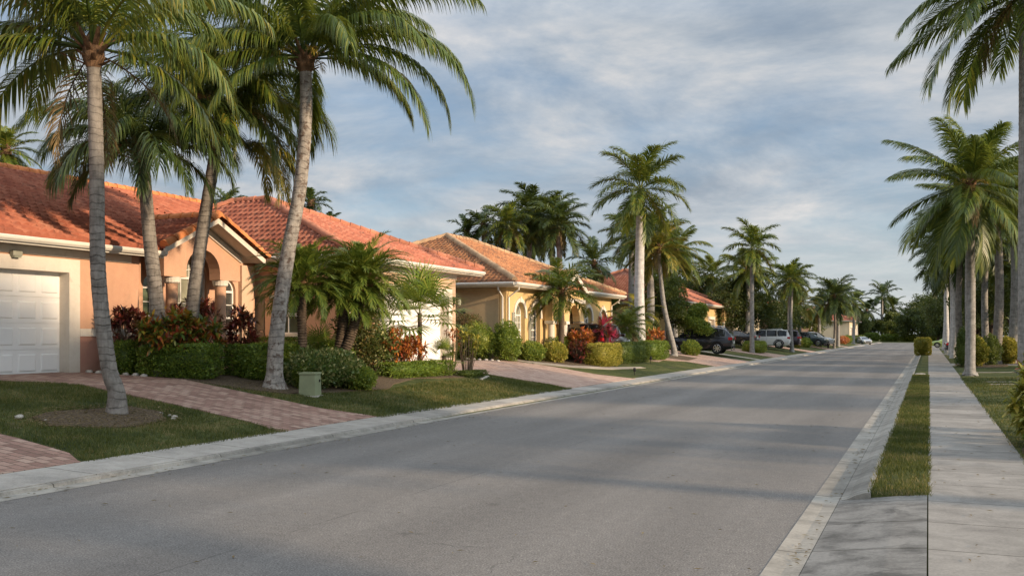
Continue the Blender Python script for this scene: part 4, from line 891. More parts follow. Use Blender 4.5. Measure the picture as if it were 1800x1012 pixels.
far_house(15.5, 62, 84, 3.4, 12, 'cream', 'roof_grey', 'low cream house with white eaves behind the palms on the right', None, ((66, 67.4), (72, 73.4), (78, 79.4)), None, .3)

# ------------------------------------------------------------------ palms
GV = 'palms along the street'
def palm(label, base, top, crown, trunk_r=(.2, .13), trunk='coco_trunk', leaf='palm', ctr=(), rz=0, name='coconut_palm', ring=.14, scale=1.0, group=GV, amp=.016, shaft=None, flare=1.5, fibre=True, seed=0, stalk=False, n=12, nut=False, dead=None):
    """base, top: world points; ctr: extra trunk points between (world); crown: a shared crown mesh"""
    t = thing(name, label, 'palm tree', base, 0, group); b = Vector(base); tp = Vector(top) - b
    pts = [Vector((0, 0, -.04)), Vector((0, 0, .40))] + [Vector(c) - b for c in ctr] + [tp]; m = len(pts)
    rm = random.Random(int(abs(base[0] * 53 + base[1] * 17))); q_ = .16 if abs(base[1]) > 40 else 0
    if not ctr: pts.insert(2, tp * .5 + Vector((rm.uniform(-q_, q_), rm.uniform(-q_, q_), 0)))
    m = len(pts); rad = [trunk_r[0] * flare, trunk_r[0] * 1.05] + [trunk_r[0] + (trunk_r[1] - trunk_r[0]) * (i / (m - 2)) for i in range(1, m - 1)]
    trunk_mesh('trunk', pts, rad, ring, amp, n, seed).build('trunk', MT[trunk], t, smooth=True)
    z = tp
    if shaft:
        h, r0 = shaft; MB().tube([z - Vector((0, 0, .02)), z + Vector((0, 0, h * .15)), z + Vector((0, 0, h * .5)), z + Vector((0, 0, h))], [r0 * .95, r0 * 1.15, r0 * .9, r0 * .45], 12).build('crownshaft', MT['shaft'], t, smooth=True); z = z + Vector((0, 0, h * .93))
    elif fibre:
        L = LG(seed + 5); r = L.r
        mb = MB(); mb.tube([z + Vector((0, 0, -.22)), z + Vector((0, 0, -.05)), z + Vector((0, 0, .2)), z + Vector((0, 0, .42))], [trunk_r[1] * 1.0, trunk_r[1] * 1.55, trunk_r[1] * 1.5, trunk_r[1] * .6], 12)
        for k in range(22):
            a = k * 2.4; el = R(50 - k * 1.5); o = Vector((math.cos(a), math.sin(a), 0)); p = z + o * trunk_r[1] * 1.1 + Vector((0, 0, .20 - k * .018)); q = p + (o * math.cos(el) + Vector((0, 0, math.sin(el)))) * (.22 + .1 * (k % 3))
            s_ = o.cross(Vector((0, 0, 1))); kk = len(mb.v); mb.v += [tuple(p + s_ * .06), tuple(p - s_ * .06), tuple(q - s_ * .03), tuple(q + s_ * .03), tuple((p + q) / 2 + o * .03)]
            mb.f += [(kk, kk + 1, kk + 4), (kk + 1, kk + 2, kk + 4), (kk + 2, kk + 3, kk + 4), (kk + 3, kk, kk + 4)]
        mb.build('leaf_base', MT['fibre'], t)
        z = z + Vector((0, 0, .12))
    rt = random.Random(int(abs(base[0] * 37 + base[1] * 91))); far_ = abs(base[1]) > 25
    c = link('crown', crown, None, t); c.location = z; c.scale = (scale * rt.uniform(.94, 1.06), scale * rt.uniform(.94, 1.06), scale * rt.uniform(.9, 1.1)) if far_ else (scale,) * 3; c.rotation_euler = (rt.uniform(-.13, .13), rt.uniform(-.13, .13), rz) if far_ else (0, 0, rz)
    if dead is None: dead = rt.choice((0, 1, 2)) if far_ and base[1] < 150 else 0
    if dead and 'DRY' in globals():
        q = link('dry_fronds', DRY[dead - 1], None, t); q.location = z - Vector((0, 0, .1)); q.rotation_euler = (0, 0, rt.uniform(0, 6)); q.scale = (scale * .85,) * 3
    if not len(crown.materials): crown.materials.append(MT[leaf])
    if stalk:
        L = LG(seed + 9)
        for k in range(5): frond(L, base=(0, 0, 0), az=k * 75 + 20, el0=30, length=.9, droop=80, n=22, ll=.28, lw=.02, grav=.7, segs=2, plume=.6, rr=.015, start=.3)
        st = link('flower_stalk', L.mesh('flower_stalk'), MT['stalk'], t); st.location = z
    if nut:
        mb = MB(); r = random.Random(seed)
        bm = bmesh.new()
        for k in range(9):
            a = r.uniform(0, 6.28); d = r.uniform(.16, .30); bmesh.ops.create_uvsphere(bm, u_segments=8, v_segments=6, radius=.085, matrix=Matrix.Translation((math.cos(a) * d, math.sin(a) * d, r.uniform(-.28, .0))) @ Matrix.Diagonal((1, 1, 1.25, 1)))
        me = bpy.data.meshes.new('coconuts'); bm.to_mesh(me); bm.free(); nn = link('coconuts', me, MT['shaft'], t); nn.location = z
    return t
YD = math.degrees(YAW)
def F(phi, el0, L_, droop, **k):   # a frond by its heading measured from the kerb-side right
    a = phi + YD; ar = math.radians(a); d = dict(base=(.12 * math.cos(ar), .12 * math.sin(ar), 0), az=a, el0=el0, length=L_, droop=droop, n=120, ll=.92, lw=.040, grav=.85, segs=4, rr=.03, sway=0); d.update(k); return d
near4 = [F(-8, 52, 4.5, 82, ll=.95), F(-12, 30, 4.9, 112, ll=.9), F(-22, 5, 3.9, 82, ll=.85), F(-5, 20, 4.2, 105, ll=.85), F(2, 74, 3.9, 70, ll=.9),
         F(35, 60, 3.8, 85), F(70, 70, 3.6, 80), F(110, 62, 3.7, 80), F(150, 48, 3.9, 88), F(176, 60, 4.0, 92, ll=.9), F(190, 30, 3.8, 100, ll=.9), F(205, 8, 3.6, 85, ll=.85),
         F(235, 45, 3.6, 90), F(270, 58, 3.4, 95), F(300, 35, 3.2, 100), F(330, 62, 3.6, 88), F(100, -5, 3.0, 70), F(140, 15, 3.4, 85), F(20, 10, 3.0, 85, ll=.7), F(250, 80, 3.2, 60), F(80, 84, 3.0, 40), F(222, -10, 3.0, 60, ll=.75), F(185, 78, 3.6, 75), F(170, 38, 4.2, 100, ll=1.05), F(182, 12, 3.8, 85, ll=1.0), F(196, 50, 4.1, 95, ll=1.05), F(-3, 60, 4.0, 75, ll=1.0), F(12, 42, 3.9, 92), F(-30, 40, 3.6, 95), F(215, 25, 3.7, 95), F(285, 80, 3.4, 60)]
cm4 = crown_mesh('coconut_crown', 41, near4)
near1 = [F(183, 30, 3.3, 98, ll=.85), F(175, 62, 3.6, 80, ll=.9), F(200, 12, 3.2, 85, ll=.85), F(215, 50, 3.4, 90), F(240, 65, 3.2, 85), F(150, 45, 3.3, 90), F(120, 60, 3.2, 85), F(90, 70, 3.2, 70), F(60, 55, 3.3, 85), F(25, 68, 3.4, 80), F(0, 48, 3.3, 92, ll=.85), F(-12, 18, 3.1, 95, ll=.85), F(-40, 45, 3.1, 95), F(-75, 58, 3.0, 95), F(-110, 60, 3.0, 90), F(-6, -12, 2.8, 60, ll=.75), F(160, 5, 3.0, 80), F(-60, 82, 2.8, 50), F(190, 80, 3.0, 60), F(178, 48, 3.8, 92, ll=1.0), F(188, 8, 3.4, 78, ll=.95), F(168, 72, 3.8, 70, ll=1.0), F(205, 70, 3.7, 80), F(135, 25, 3.2, 85), F(75, 40, 3.3, 85)]
cm1 = crown_mesh('coconut_crown', 42, [dict(f, n=90, ll=f['ll'] * .9) for f in near1])
near2 = [F(178, 42, 2.9, 108, ll=.62), F(192, 18, 2.7, 105, ll=.6), F(160, 60, 2.9, 100, ll=.62), F(215, 35, 2.7, 105, ll=.6), F(240, 55, 2.7, 100, ll=.6), F(275, 40, 2.6, 105, ll=.6), F(310, 52, 2.6, 105, ll=.6), F(340, 30, 2.7, 110, ll=.6), F(-5, 50, 2.8, 105, ll=.62), F(12, 20, 2.7, 105, ll=.6), F(45, 45, 2.8, 100), F(80, 55, 2.7, 100), F(120, 45, 2.7, 105), F(0, -8, 2.3, 70, ll=.55), F(185, -10, 2.3, 70, ll=.55), F(255, 0, 2.3, 80, ll=.55), F(290, -5, 2.3, 78, ll=.55), F(225, 75, 2.8, 80), F(20, 80, 2.8, 60), F(140, 78, 2.6, 60), F(325, 0, 2.3, 80, ll=.55), F(170, 25, 2.9, 100), F(200, 55, 3.0, 100), F(-15, 35, 2.9, 105), F(5, 62, 3.0, 95), F(28, 50, 2.9, 100), F(150, 30, 2.8, 95), F(232, 10, 2.5, 85), F(300, 20, 2.6, 90)]
cm2 = crown_mesh('palm_crown', 43, [dict(f, n=85, ll=f['ll'] * 1.1, lw=.034, plume=.3, grav=.55, length=f['length'] * .92) for f in near2])
cm3 = crown_mesh('palm_crown', 44, [dict(f, az=f['az'] + 40, n=85, ll=f['ll'] * 1.1, lw=.034, plume=.35, grav=.6) for f in near2])
CM = dict(coco_u=crown_mesh('coconut_crown', 64, coconut_fronds(64, 34, 3.2, .9, n_leaf=85, lw=.045, hi=88, lo=-58, dm=.80)), coco_a=crown_mesh('coconut_crown', 51, coconut_fronds(51, 30, 3.3, .95, n_leaf=85, lw=.05)), coco_b=crown_mesh('coconut_crown', 52, coconut_fronds(52, 28, 3.0, .9, n_leaf=75, lw=.055)),
          coco_c=crown_mesh('coconut_crown', 53, coconut_fronds(53, 24, 2.8, .85, n_leaf=55, segs=2, lw=.07)),
          royal_a=crown_mesh('royal_crown', 54, royal_fronds(54, 24, 3.1, 95, ll=.74, lw=.05)), royal_b=crown_mesh('royal_crown', 55, royal_fronds(55, 24, 2.8, 64, ll=.72, lw=.065)),
          far_a=crown_mesh('palm_crown', 56, royal_fronds(56, 18, 2.3, 40, ll=.70, lw=.085)), far_b=crown_mesh('palm_crown', 57, coconut_fronds(57, 19, 2.4, .75, n_leaf=38, segs=2, lw=.09)),
          xmas=crown_mesh('palm_crown', 58, royal_fronds(58, 26, 1.85, 54, hi=75, lo=-30, ll=.50, lw=.045)),
          yel=crown_mesh('palm_crown', 59, coconut_fronds(59, 20, 2.4, .7, n_leaf=50, segs=2, lw=.07)), dark_a=crown_mesh('palm_crown', 60, royal_fronds(60, 28, 3.0, 70, ll=.85, lw=.07)))
for k, m_ in dict(coco_u='palm', coco_a='palm', coco_b='palm', coco_c='palm', royal_a='palm', royal_b='palm', far_a='palm_dark', far_b='palm_dark', xmas='palm', yel='palm_yellow', dark_a='palm_dark').items(): CM[k].materials.append(MT[m_])
cm4.materials.append(MT['palm']); cm1.materials.append(MT['palm']); cm2.materials.append(MT['palm_dark']); cm3.materials.append(MT['palm'])
DRY = [crown_mesh('dry_fronds', 90 + k_, [dict(base=(.1 * math.cos(a), .1 * math.sin(a), 0), az=math.degrees(a), el0=-25 - 10 * (i % 3), length=2.3 + .2 * (i % 2), droop=52, n=44, ll=.55, lw=.03, grav=.9, segs=2, plume=.3, rr=.02) for i, a in enumerate([.4 + k_ + 1.3 * j + .3 * (j % 2) for j in range(3 + k_)])]) for k_ in range(2)]
for d_ in DRY: d_.materials.append(MT['dry'])
# four foreground palms on the left
palm('tall slightly curved coconut palm alone on the near lawn between two driveways', (-12.94, 12.70, .40), (-13.26, 12.50, 6.62), cm1, (.14, .12), 'coco_trunk', dead=1, ctr=[(-13.05, 12.62, 1.3), (-13.20, 12.55, 2.8), (-13.24, 12.55, 4.6)], flare=1.55, seed=1, ring=.12)
palm('ringed palm with low dark hanging fronds behind the croton bushes, left of its twin', (-16.5, 17.5, .80), (-16.80, 17.28, 6.0), cm2, (.18, .14), 'coco_trunk', ctr=[(-16.55, 17.45, 2.6), (-16.68, 17.35, 4.2)], seed=2, flare=1.2, scale=1.0)
palm('leaning ringed palm rising out of the red crotons in front of the gabled porch', (-16.6, 18.65, .78), (-16.15, 19.25, 7.3), cm3, (.19, .14), 'coco_trunk', ctr=[(-16.62, 18.70, 2.2), (-16.48, 18.9, 4.2)], seed=3, flare=1.2, scale=1.08)
palm('big coconut palm with pale curving trunk and blotched foot beside the green cabinet', (-13.91, 18.40, .50), (-13.30, 18.75, 8.10), cm4, (.185, .135), 'coco_trunk_pale', dead=0, ctr=[(-13.86, 18.45, 2.0), (-13.68, 18.60, 3.7), (-13.42, 18.70, 5.2), (-13.30, 18.76, 6.8)], seed=4, flare=2.05, stalk=True, ring=.15, n=16)
# a brown clump of spent fronds hanging under the third palm's crown
L = LG(77)
for k in range(9): frond(L, base=(.1, 0, 0), az=YD - 50 + 28 * k / 2, el0=5 - 12 * (k % 3), length=2.0 + .15 * (k % 4), droop=88, n=60, ll=.5, lw=.035, grav=.7, segs=3, plume=.4, rr=.02, sway=.1 * (k % 3))
hp_ = link('hanging_fronds', L.mesh('hanging_fronds'), MT['palm_yellow'], bpy.data.objects['coconut_palm.002']); hp_.location = (.75, 1.0, 5.8); hp_.scale = (.85, .85, .85)
def small_date(label, base, lean, h, crown, r_=.13, sc=1.0):
    return palm(label, base, (base[0] + lean[0], base[1] + lean[1], base[2] + h), crown, (r_, r_ * 1.25), 'date_trunk', name='pygmy_date_palm', ring=.06, amp=.08, flare=1.1, fibre=True, scale=sc, group='pygmy date palms in the front bed', seed=int(h * 100))
dm1 = crown_mesh('date_crown', 61, date_fronds(61, 84, 1.75, .36, 52)); dm2 = crown_mesh('date_crown', 62, date_fronds(62, 96, 1.9, .40, 54)); dm1.materials.append(MT['palm_light']); dm2.materials.append(MT['palm_light'])
small_date('straight dark stemmed bushy date palm close behind the pale coconut trunk', (-14.35, 20.15, .62), (-.08, .0), 2.35, dm1, .10, .80)
small_date('left stem of the leaning pair of bushy date palms above the variegated hedge', (-14.20, 21.35, .60), (.18, .2), 2.15, dm2, .12, .74)
small_date('right stem of the leaning pair, tilted most towards the second garage', (-14.05, 21.30, .60), (.45, .42), 2.40, dm2, .11, .76)
def row(lst):
    for (label, x, y, zc_, cr, tr, tm, kw) in lst:
        top = kw.pop('top', None) or (x, y, zc_)
        palm(label, (x, y, zt(x) - .03), top, CM[cr], tr, tm, **kw)
rz_ = lambda k: k * 1.13
RY = dict(name='royal_palm', ring=.34, fibre=False, amp=.006)
row([
 ('massive white trunked royal palm in front of the yellow villa, tallest on the left side', -14.5, 51.5, 8.3, 'royal_a', (.29, .235), 'royal_trunk', dict(RY, shaft=(1.6, .20), scale=1.08, rz=.4)),
 ('thin pale palm leaning left beside the white royal trunk', -13.8, 56.2, 0, 'yel', (.17, .10), 'grey_trunk', dict(top=(-14.55, 55.6, 6.75), rz=1, name='coconut_palm', scale=.9, flare=1.6)),
 ('royal palm with brownish trunk directly behind the massive white one', -15.6, 57.2, 6.6, 'royal_b', (.26, .20), 'grey_trunk', dict(RY, shaft=(1.2, .17), rz=2)),
 ('shorter dense palm left of the white royal trunk behind the portico villa', -18.6, 63.8, 7.6, 'royal_b', (.25, .18), 'grey_trunk', dict(RY, shaft=(1.0, .16), rz=3, scale=.85)),
 ('palm with brownish drooping crown right of the leaning pale palm', -16.5, 67.6, 7.6, 'coco_b', (.22, .16), 'grey_trunk', dict(rz=4, scale=.85)),
 ('bushy palm above the round leafy bush by the black car', -17.6, 69.5, 6.5, 'coco_c', (.22, .16), 'grey_trunk', dict(rz=5, scale=.95)),
 ('low arching palm over the roof of the villa with the small garage', -18.6, 90.5, 6.6, 'royal_b', (.22, .16), 'grey_trunk', dict(RY, shaft=(.9, .15), rz=6, scale=.85)),
 ('tall slim grey palm by the clipped hedge between the black and white cars', -12.6, 76.5, 7.7, 'royal_b', (.18, .15), 'grey_trunk', dict(RY, shaft=(1.0, .14), rz=1.5, scale=.92)),
 ('palm crown just behind and right of the tall slim grey palm', -14.6, 86.2, 7.2, 'coco_b', (.22, .16), 'grey_trunk', dict(rz=2.2, scale=.95)),
 ('palm with smooth pale trunk and yellow orange stalks beside the white car', -11.5, 91.6, 6.0, 'royal_b', (.17, .13), 'grey_trunk', dict(RY, shaft=(.9, .14), rz=2.9, scale=.82, stalk=True, flare=1.9)),
 ('dark palm behind the parked dark cars', -13.2, 103.7, 6.6, 'dark_a', (.22, .16), 'grey_trunk', dict(RY, shaft=(.8, .14), rz=.9, scale=.9)),
 ('thin dark trunked palm at the road edge past the second driveway of cars', -10.65, 124.9, 6.4, 'dark_a', (.17, .13), 'coco_trunk', dict(rz=3.3, scale=1.1, stalk=True)),
 ('palm with golden stalks right behind the thin dark trunked one', -11.2, 137.2, 6.6, 'coco_b', (.24, .17), 'grey_trunk', dict(rz=3.9, scale=1.15, stalk=True)),
 ('bushy palm over the bright red roof', -13.5, 135.7, 5.3, 'coco_c', (.24, .17), 'grey_trunk', dict(rz=4.9, scale=1.1)),
 ('yellow green palm in front of the peach house with the red roof', -13.8, 117, 5.4, 'yel', (.2, .14), 'grey_trunk', dict(rz=1.9, scale=1.1)),
 ('palm crown between the red roof and the far white villa', -11.6, 172, 7.0, 'far_b', (.26, .18), 'grey_trunk', dict(rz=.2, scale=1.35)),
 ('tall dark palm at the far end of the street, standing above its neighbours', -10.8, 262, 10.6, 'far_a', (.34, .26), 'grey_trunk', dict(RY, shaft=(1.2, .2), rz=.7, scale=2.0)),
 ('rounder dark palm right of the tall one at the far end', -8.4, 268, 8.8, 'far_b', (.32, .24), 'grey_trunk', dict(rz=1.7, scale=1.9)),
 ('lower dark palm left of the tall one at the far end', -14.5, 262, 8.0, 'far_b', (.32, .24), 'grey_trunk', dict(rz=2.7, scale=1.8)),
 # back gardens, seen over the roofs
 ('brownish palm at the left edge behind the orange roof', -39.4, 32.0, 10.2, 'coco_c', (.2, .16), 'grey_trunk', dict(rz=.1, scale=.62)),
 ('small palm peeping over the roof beside the hanging brown fronds', -40.1, 48.1, 9.7, 'far_a', (.2, .16), 'grey_trunk', dict(rz=1.1, scale=.62)),
 ('palm top above the faded red hip roof, taller of two', -35.2, 50.2, 9.8, 'far_a', (.2, .16), 'grey_trunk', dict(rz=2.1, scale=.60)),
 ('palm top above the faded red hip roof, lower of two', -34.4, 50.9, 8.6, 'far_b', (.2, .16), 'grey_trunk', dict(rz=3.1, scale=.45)),
 ('leftmost small palm on the skyline behind the yellow villa', -30.7, 63.0, 9.0, 'far_a', (.2, .15), 'grey_trunk', dict(rz=.3, scale=.72)),
 ('second small palm on the skyline behind the yellow villa, a little taller', -29.6, 63.5, 9.6, 'far_a', (.2, .15), 'grey_trunk', dict(rz=1.3, scale=.8)),
 ('bushy low palm under the thin spike behind the yellow villa', -29.2, 66.6, 8.8, 'far_b', (.2, .15), 'grey_trunk', dict(rz=2.3, scale=.95)),
 ('palm with yellow green shaft left in the tall trio behind the yellow villa', -26.4, 60.7, 8.7, 'royal_b', (.22, .17), 'grey_trunk', dict(RY, shaft=(.6, .15), rz=3.3, scale=.82)),
 ('tallest palm with upright spear in the trio behind the yellow villa', -26.0, 63.6, 9.9, 'dark_a', (.22, .17), 'grey_trunk', dict(RY, shaft=(.6, .15), rz=4.3, scale=.88)),
 ('right palm of the tall trio behind the yellow villa', -25.0, 65.2, 9.7, 'royal_b', (.22, .17), 'grey_trunk', dict(RY, shaft=(.6, .15), rz=5.3, scale=.92)),
 ('dark drooping palm right of the trio over the yellow villa', -23.2, 61.9, 8.6, 'dark_a', (.22, .17), 'grey_trunk', dict(RY, shaft=(.7, .15), rz=.8, scale=.85)),
 ('low dark palm between the trio and the big royal palm', -23.8, 71.4, 7.2, 'far_a', (.22, .17), 'grey_trunk', dict(rz=1.8, scale=1.1)),
 ('dense palm filling the gap behind the trio', -28.6, 70.5, 9.2, 'dark_a', (.22, .17), 'grey_trunk', dict(RY, shaft=(.7, .15), rz=2.8, scale=.95)),
 # right side of the street
 ('pale smooth palm with yellow ring under its crown standing beside the sidewalk', 1.58, 44.2, 7.9, 'coco_u', (.20, .155), 'grey_trunk', dict(rz=.5, scale=1.12, flare=1.8, seed=21, stalk=True)),
 ('palm with hanging lower fronds at the right edge of the picture, nearest on the right', 2.56, 31.6, 11.7, 'coco_a', (.18, .145), 'grey_trunk', dict(rz=2.6, scale=1.15, seed=22)),
 ('second trunk close behind the pale smooth palm', 2.05, 57.7, 8.7, 'coco_b', (.20, .16), 'grey_trunk', dict(rz=1.4, scale=1.05, seed=23)),
 ('thick grey trunk between the round golden bushes', 3.5, 60.5, 8.8, 'royal_a', (.26, .19), 'coco_trunk', dict(RY, shaft=(1.1, .22), rz=2.2, scale=.95)),
 ('palm with shaggy crown beyond the golden bushes', 3.4, 69.2, 7.7, 'dark_a', (.22, .17), 'grey_trunk', dict(RY, shaft=(1.0, .2), rz=3.1, scale=1.0)),
 ('dark crowned palm beside the sidewalk past the cone shaped shrub', 1.9, 68.3, 7.2, 'dark_a', (.22, .17), 'coco_trunk', dict(RY, shaft=(1.1, .2), rz=4.1, scale=1.0)),
 ('palm overhanging the sidewalk left of the pale smooth palm', 1.65, 76.4, 7.0, 'dark_a', (.21, .17), 'royal_trunk', dict(RY, shaft=(1.0, .2), rz=5.1, scale=1.05)),
 ('white trunked palm further down the sidewalk, right of its two neighbours', 1.7, 86.4, 7.6, 'dark_a', (.22, .17), 'royal_trunk', dict(RY, shaft=(1.0, .2), rz=.6, scale=1.05)),
 ('white trunked palm further down the sidewalk, middle of three', 1.6, 98.7, 7.9, 'royal_b', (.23, .18), 'royal_trunk', dict(RY, shaft=(1.0, .2), rz=1.6, scale=1.1)),
 ('white trunked palm further down the sidewalk, farthest of three', 1.6, 115.0, 8.0, 'dark_a', (.24, .18), 'royal_trunk', dict(RY, shaft=(1.0, .2), rz=2.6, scale=1.1)),
 ('palm crown in the upper right behind the ringed trunk', 4.4, 61.6, 9.4, 'coco_b', (.26, .2), 'grey_trunk', dict(rz=3.6, scale=1.0)),
 ('low spreading palm between the trunks on the right lawn', 5.2, 71.0, 6.4, 'coco_b', (.24, .2), 'grey_trunk', dict(rz=4.6, scale=.95)),
 ('palm behind the golden bushes near the cream house', 6.2, 82.0, 6.8, 'coco_c', (.24, .2), 'grey_trunk', dict(rz=5.6, scale=1.1)),
])
small = [('short leafy palm with dark fibrous trunk in front of the portico villa', -14.6, 39.3, 3.55, 'xmas', (.12, .12), 'date_trunk', dict(name='christmas_palm', ring=.09, rz=.2, scale=1.0)),
 ('short bright green palm in front of the villa end wall by the maroon car', -14.3, 48.2, 2.2, 'xmas', (.10, .09), 'grey_trunk', dict(name='christmas_palm', rz=1.2, scale=.78, fibre=False)),
 ('short palm with rusty brown fronds behind the round hedge by the royal palm', -15.3, 54.2, 3.0, 'yel', (.16, .12), 'grey_trunk', dict(name='christmas_palm', rz=2.2, scale=.62))]
row(small)
spike = thing('bare_palm', 'thin bare spear like trunk sticking up above the small skyline palms', 'palm tree', (-28.8, 66.0, .9)); trunk_mesh('trunk', [(0, 0, 0), (0, 0, 6), (0, 0, 10.6)], [.16, .13, .03], .3, .02, 8).build('trunk', MT['grey_trunk'], spike); MB().tube([(0, 0, 9.5), (0, 0, 9.9), (0, 0, 10.1)], [.05, .26, .04], 8).build('bud', MT['shaft'], spike)

# ------------------------------------------------------------------ broadleaf trees
def tree(label, base, blobs, leaf, n, size, name='broadleaf_tree', trunk=.22, group=None, seed=0, limbs=True, aspect=.55):
    t = thing(name, label, 'tree', base, 0, group); r = random.Random(seed); L = LG(seed + 200)
    mb = MB(); zmin = min(b[2] - b[5] for b in blobs)
    fork = max(.6, zmin + .3); mb.tube([(0, 0, -.1), (.02, .02, fork * .5), (.05, -.03, fork)], [trunk * 1.35, trunk, trunk * .85], 9)
    for b in blobs: mb.tube([(.05, -.03, fork * .85), ((b[0]) * .5, b[1] * .5, (fork + b[2]) * .5 + .1), (b[0], b[1], b[2] + b[5] * .3)], [trunk * .55, trunk * .35, trunk * .10], 6)
    mb.build('trunk', MT['bark'], t, smooth=True)
    sub = []
    for b in blobs:          # break each lobe into many small leaf clumps so sky shows between them
        m = max(8, int(7 * (b[3] * b[4] * b[5]) ** .5))
        for k in range(m):
            d = Vector((r.gauss(0, 1), r.gauss(0, 1), r.gauss(0, 1) + .15)).normalized(); q = r.uniform(.55, 1.0); s_ = r.uniform(.22, .42) * min(b[3], b[4], b[5])
            sub.append((b[0] + d.x * b[3] * q, b[1] + d.y * b[4] * q, b[2] + d.z * b[5] * q, s_ * r.uniform(.9, 1.6), s_ * r.uniform(.9, 1.6), s_ * r.uniform(.6, .95)))
    leafcloud(L, sub, n, size, aspect, .75)
    leafcloud(L, [(b[0], b[1], b[2], b[3] * .8, b[4] * .8, b[5] * .8) for b in blobs], n // 3, size, aspect, .9)
    link('crown', L.mesh('crown'), MT[leaf], t); return t
TG = 'broadleaf trees beyond the lawns'
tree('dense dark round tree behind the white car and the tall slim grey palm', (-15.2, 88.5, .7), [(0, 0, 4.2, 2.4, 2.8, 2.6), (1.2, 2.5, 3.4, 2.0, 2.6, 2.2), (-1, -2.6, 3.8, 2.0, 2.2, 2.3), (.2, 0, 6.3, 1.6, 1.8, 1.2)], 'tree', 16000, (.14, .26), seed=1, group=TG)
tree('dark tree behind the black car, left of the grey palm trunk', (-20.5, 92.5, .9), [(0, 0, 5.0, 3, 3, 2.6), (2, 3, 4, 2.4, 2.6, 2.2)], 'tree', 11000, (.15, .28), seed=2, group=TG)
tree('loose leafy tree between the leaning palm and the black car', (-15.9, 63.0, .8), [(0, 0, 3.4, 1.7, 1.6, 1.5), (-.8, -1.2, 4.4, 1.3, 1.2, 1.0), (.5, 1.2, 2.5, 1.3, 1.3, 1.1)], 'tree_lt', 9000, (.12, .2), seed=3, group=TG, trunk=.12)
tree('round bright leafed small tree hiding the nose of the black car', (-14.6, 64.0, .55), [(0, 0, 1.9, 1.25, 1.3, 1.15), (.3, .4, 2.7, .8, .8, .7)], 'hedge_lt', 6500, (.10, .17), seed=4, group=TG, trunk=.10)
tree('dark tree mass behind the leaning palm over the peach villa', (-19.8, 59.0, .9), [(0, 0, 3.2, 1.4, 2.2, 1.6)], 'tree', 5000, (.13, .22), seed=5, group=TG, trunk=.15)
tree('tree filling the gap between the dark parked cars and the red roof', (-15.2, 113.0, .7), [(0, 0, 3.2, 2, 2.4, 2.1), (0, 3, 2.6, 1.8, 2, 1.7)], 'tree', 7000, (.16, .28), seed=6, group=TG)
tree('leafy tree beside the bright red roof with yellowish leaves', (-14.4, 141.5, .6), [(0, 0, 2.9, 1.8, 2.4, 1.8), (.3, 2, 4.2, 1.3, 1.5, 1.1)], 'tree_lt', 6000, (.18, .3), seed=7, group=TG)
tree('round dark tree at the roadside far behind the silver car', (-13.2, 212, .5), [(0, 0, 3.4, 2.2, 3, 2.3)], 'tree', 4500, (.24, .4), seed=8, group=TG)
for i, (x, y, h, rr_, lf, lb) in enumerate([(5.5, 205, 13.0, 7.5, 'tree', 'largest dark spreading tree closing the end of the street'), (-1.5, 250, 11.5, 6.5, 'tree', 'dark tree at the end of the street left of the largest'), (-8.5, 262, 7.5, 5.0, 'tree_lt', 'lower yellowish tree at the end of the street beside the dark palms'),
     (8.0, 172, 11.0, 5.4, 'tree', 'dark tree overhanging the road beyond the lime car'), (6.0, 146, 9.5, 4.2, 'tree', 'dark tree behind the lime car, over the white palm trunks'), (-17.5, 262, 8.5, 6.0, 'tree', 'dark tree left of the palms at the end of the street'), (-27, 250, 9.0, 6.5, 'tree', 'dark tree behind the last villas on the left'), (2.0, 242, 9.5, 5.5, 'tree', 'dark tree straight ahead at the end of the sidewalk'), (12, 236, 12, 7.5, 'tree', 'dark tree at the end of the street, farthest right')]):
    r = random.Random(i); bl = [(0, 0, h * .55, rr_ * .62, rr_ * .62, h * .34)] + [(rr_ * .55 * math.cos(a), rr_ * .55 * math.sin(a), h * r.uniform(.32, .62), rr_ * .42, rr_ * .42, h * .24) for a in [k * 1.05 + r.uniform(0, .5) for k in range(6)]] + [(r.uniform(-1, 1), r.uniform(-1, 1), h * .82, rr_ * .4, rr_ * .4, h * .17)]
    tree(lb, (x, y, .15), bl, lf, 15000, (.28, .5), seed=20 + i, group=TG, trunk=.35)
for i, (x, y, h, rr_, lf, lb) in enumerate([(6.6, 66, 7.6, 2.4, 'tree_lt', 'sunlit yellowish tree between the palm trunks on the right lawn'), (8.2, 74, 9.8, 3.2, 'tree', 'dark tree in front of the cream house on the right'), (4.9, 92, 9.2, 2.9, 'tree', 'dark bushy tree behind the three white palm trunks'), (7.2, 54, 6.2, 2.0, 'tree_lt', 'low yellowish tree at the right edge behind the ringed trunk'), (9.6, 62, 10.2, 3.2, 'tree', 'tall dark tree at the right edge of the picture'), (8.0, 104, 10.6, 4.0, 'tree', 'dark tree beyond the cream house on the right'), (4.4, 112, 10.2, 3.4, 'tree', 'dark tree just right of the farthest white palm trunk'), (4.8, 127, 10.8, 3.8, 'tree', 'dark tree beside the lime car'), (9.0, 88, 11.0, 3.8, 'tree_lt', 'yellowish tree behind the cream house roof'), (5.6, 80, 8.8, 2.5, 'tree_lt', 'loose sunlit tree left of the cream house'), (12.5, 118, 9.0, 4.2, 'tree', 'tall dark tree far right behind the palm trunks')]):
    r = random.Random(40 + i); bl = [(0, 0, h * .6, rr_ * .8, rr_ * .8, h * .32)] + [(rr_ * .6 * math.cos(a), rr_ * .6 * math.sin(a), h * r.uniform(.42, .72), rr_ * .5, rr_ * .5, h * .2) for a in [k * 1.3 + r.uniform(0, .5) for k in range(5)]]
    tree(lb, (x, y, .2), bl, lf, 13000, (.15, .27), seed=50 + i, group=TG, trunk=.16)
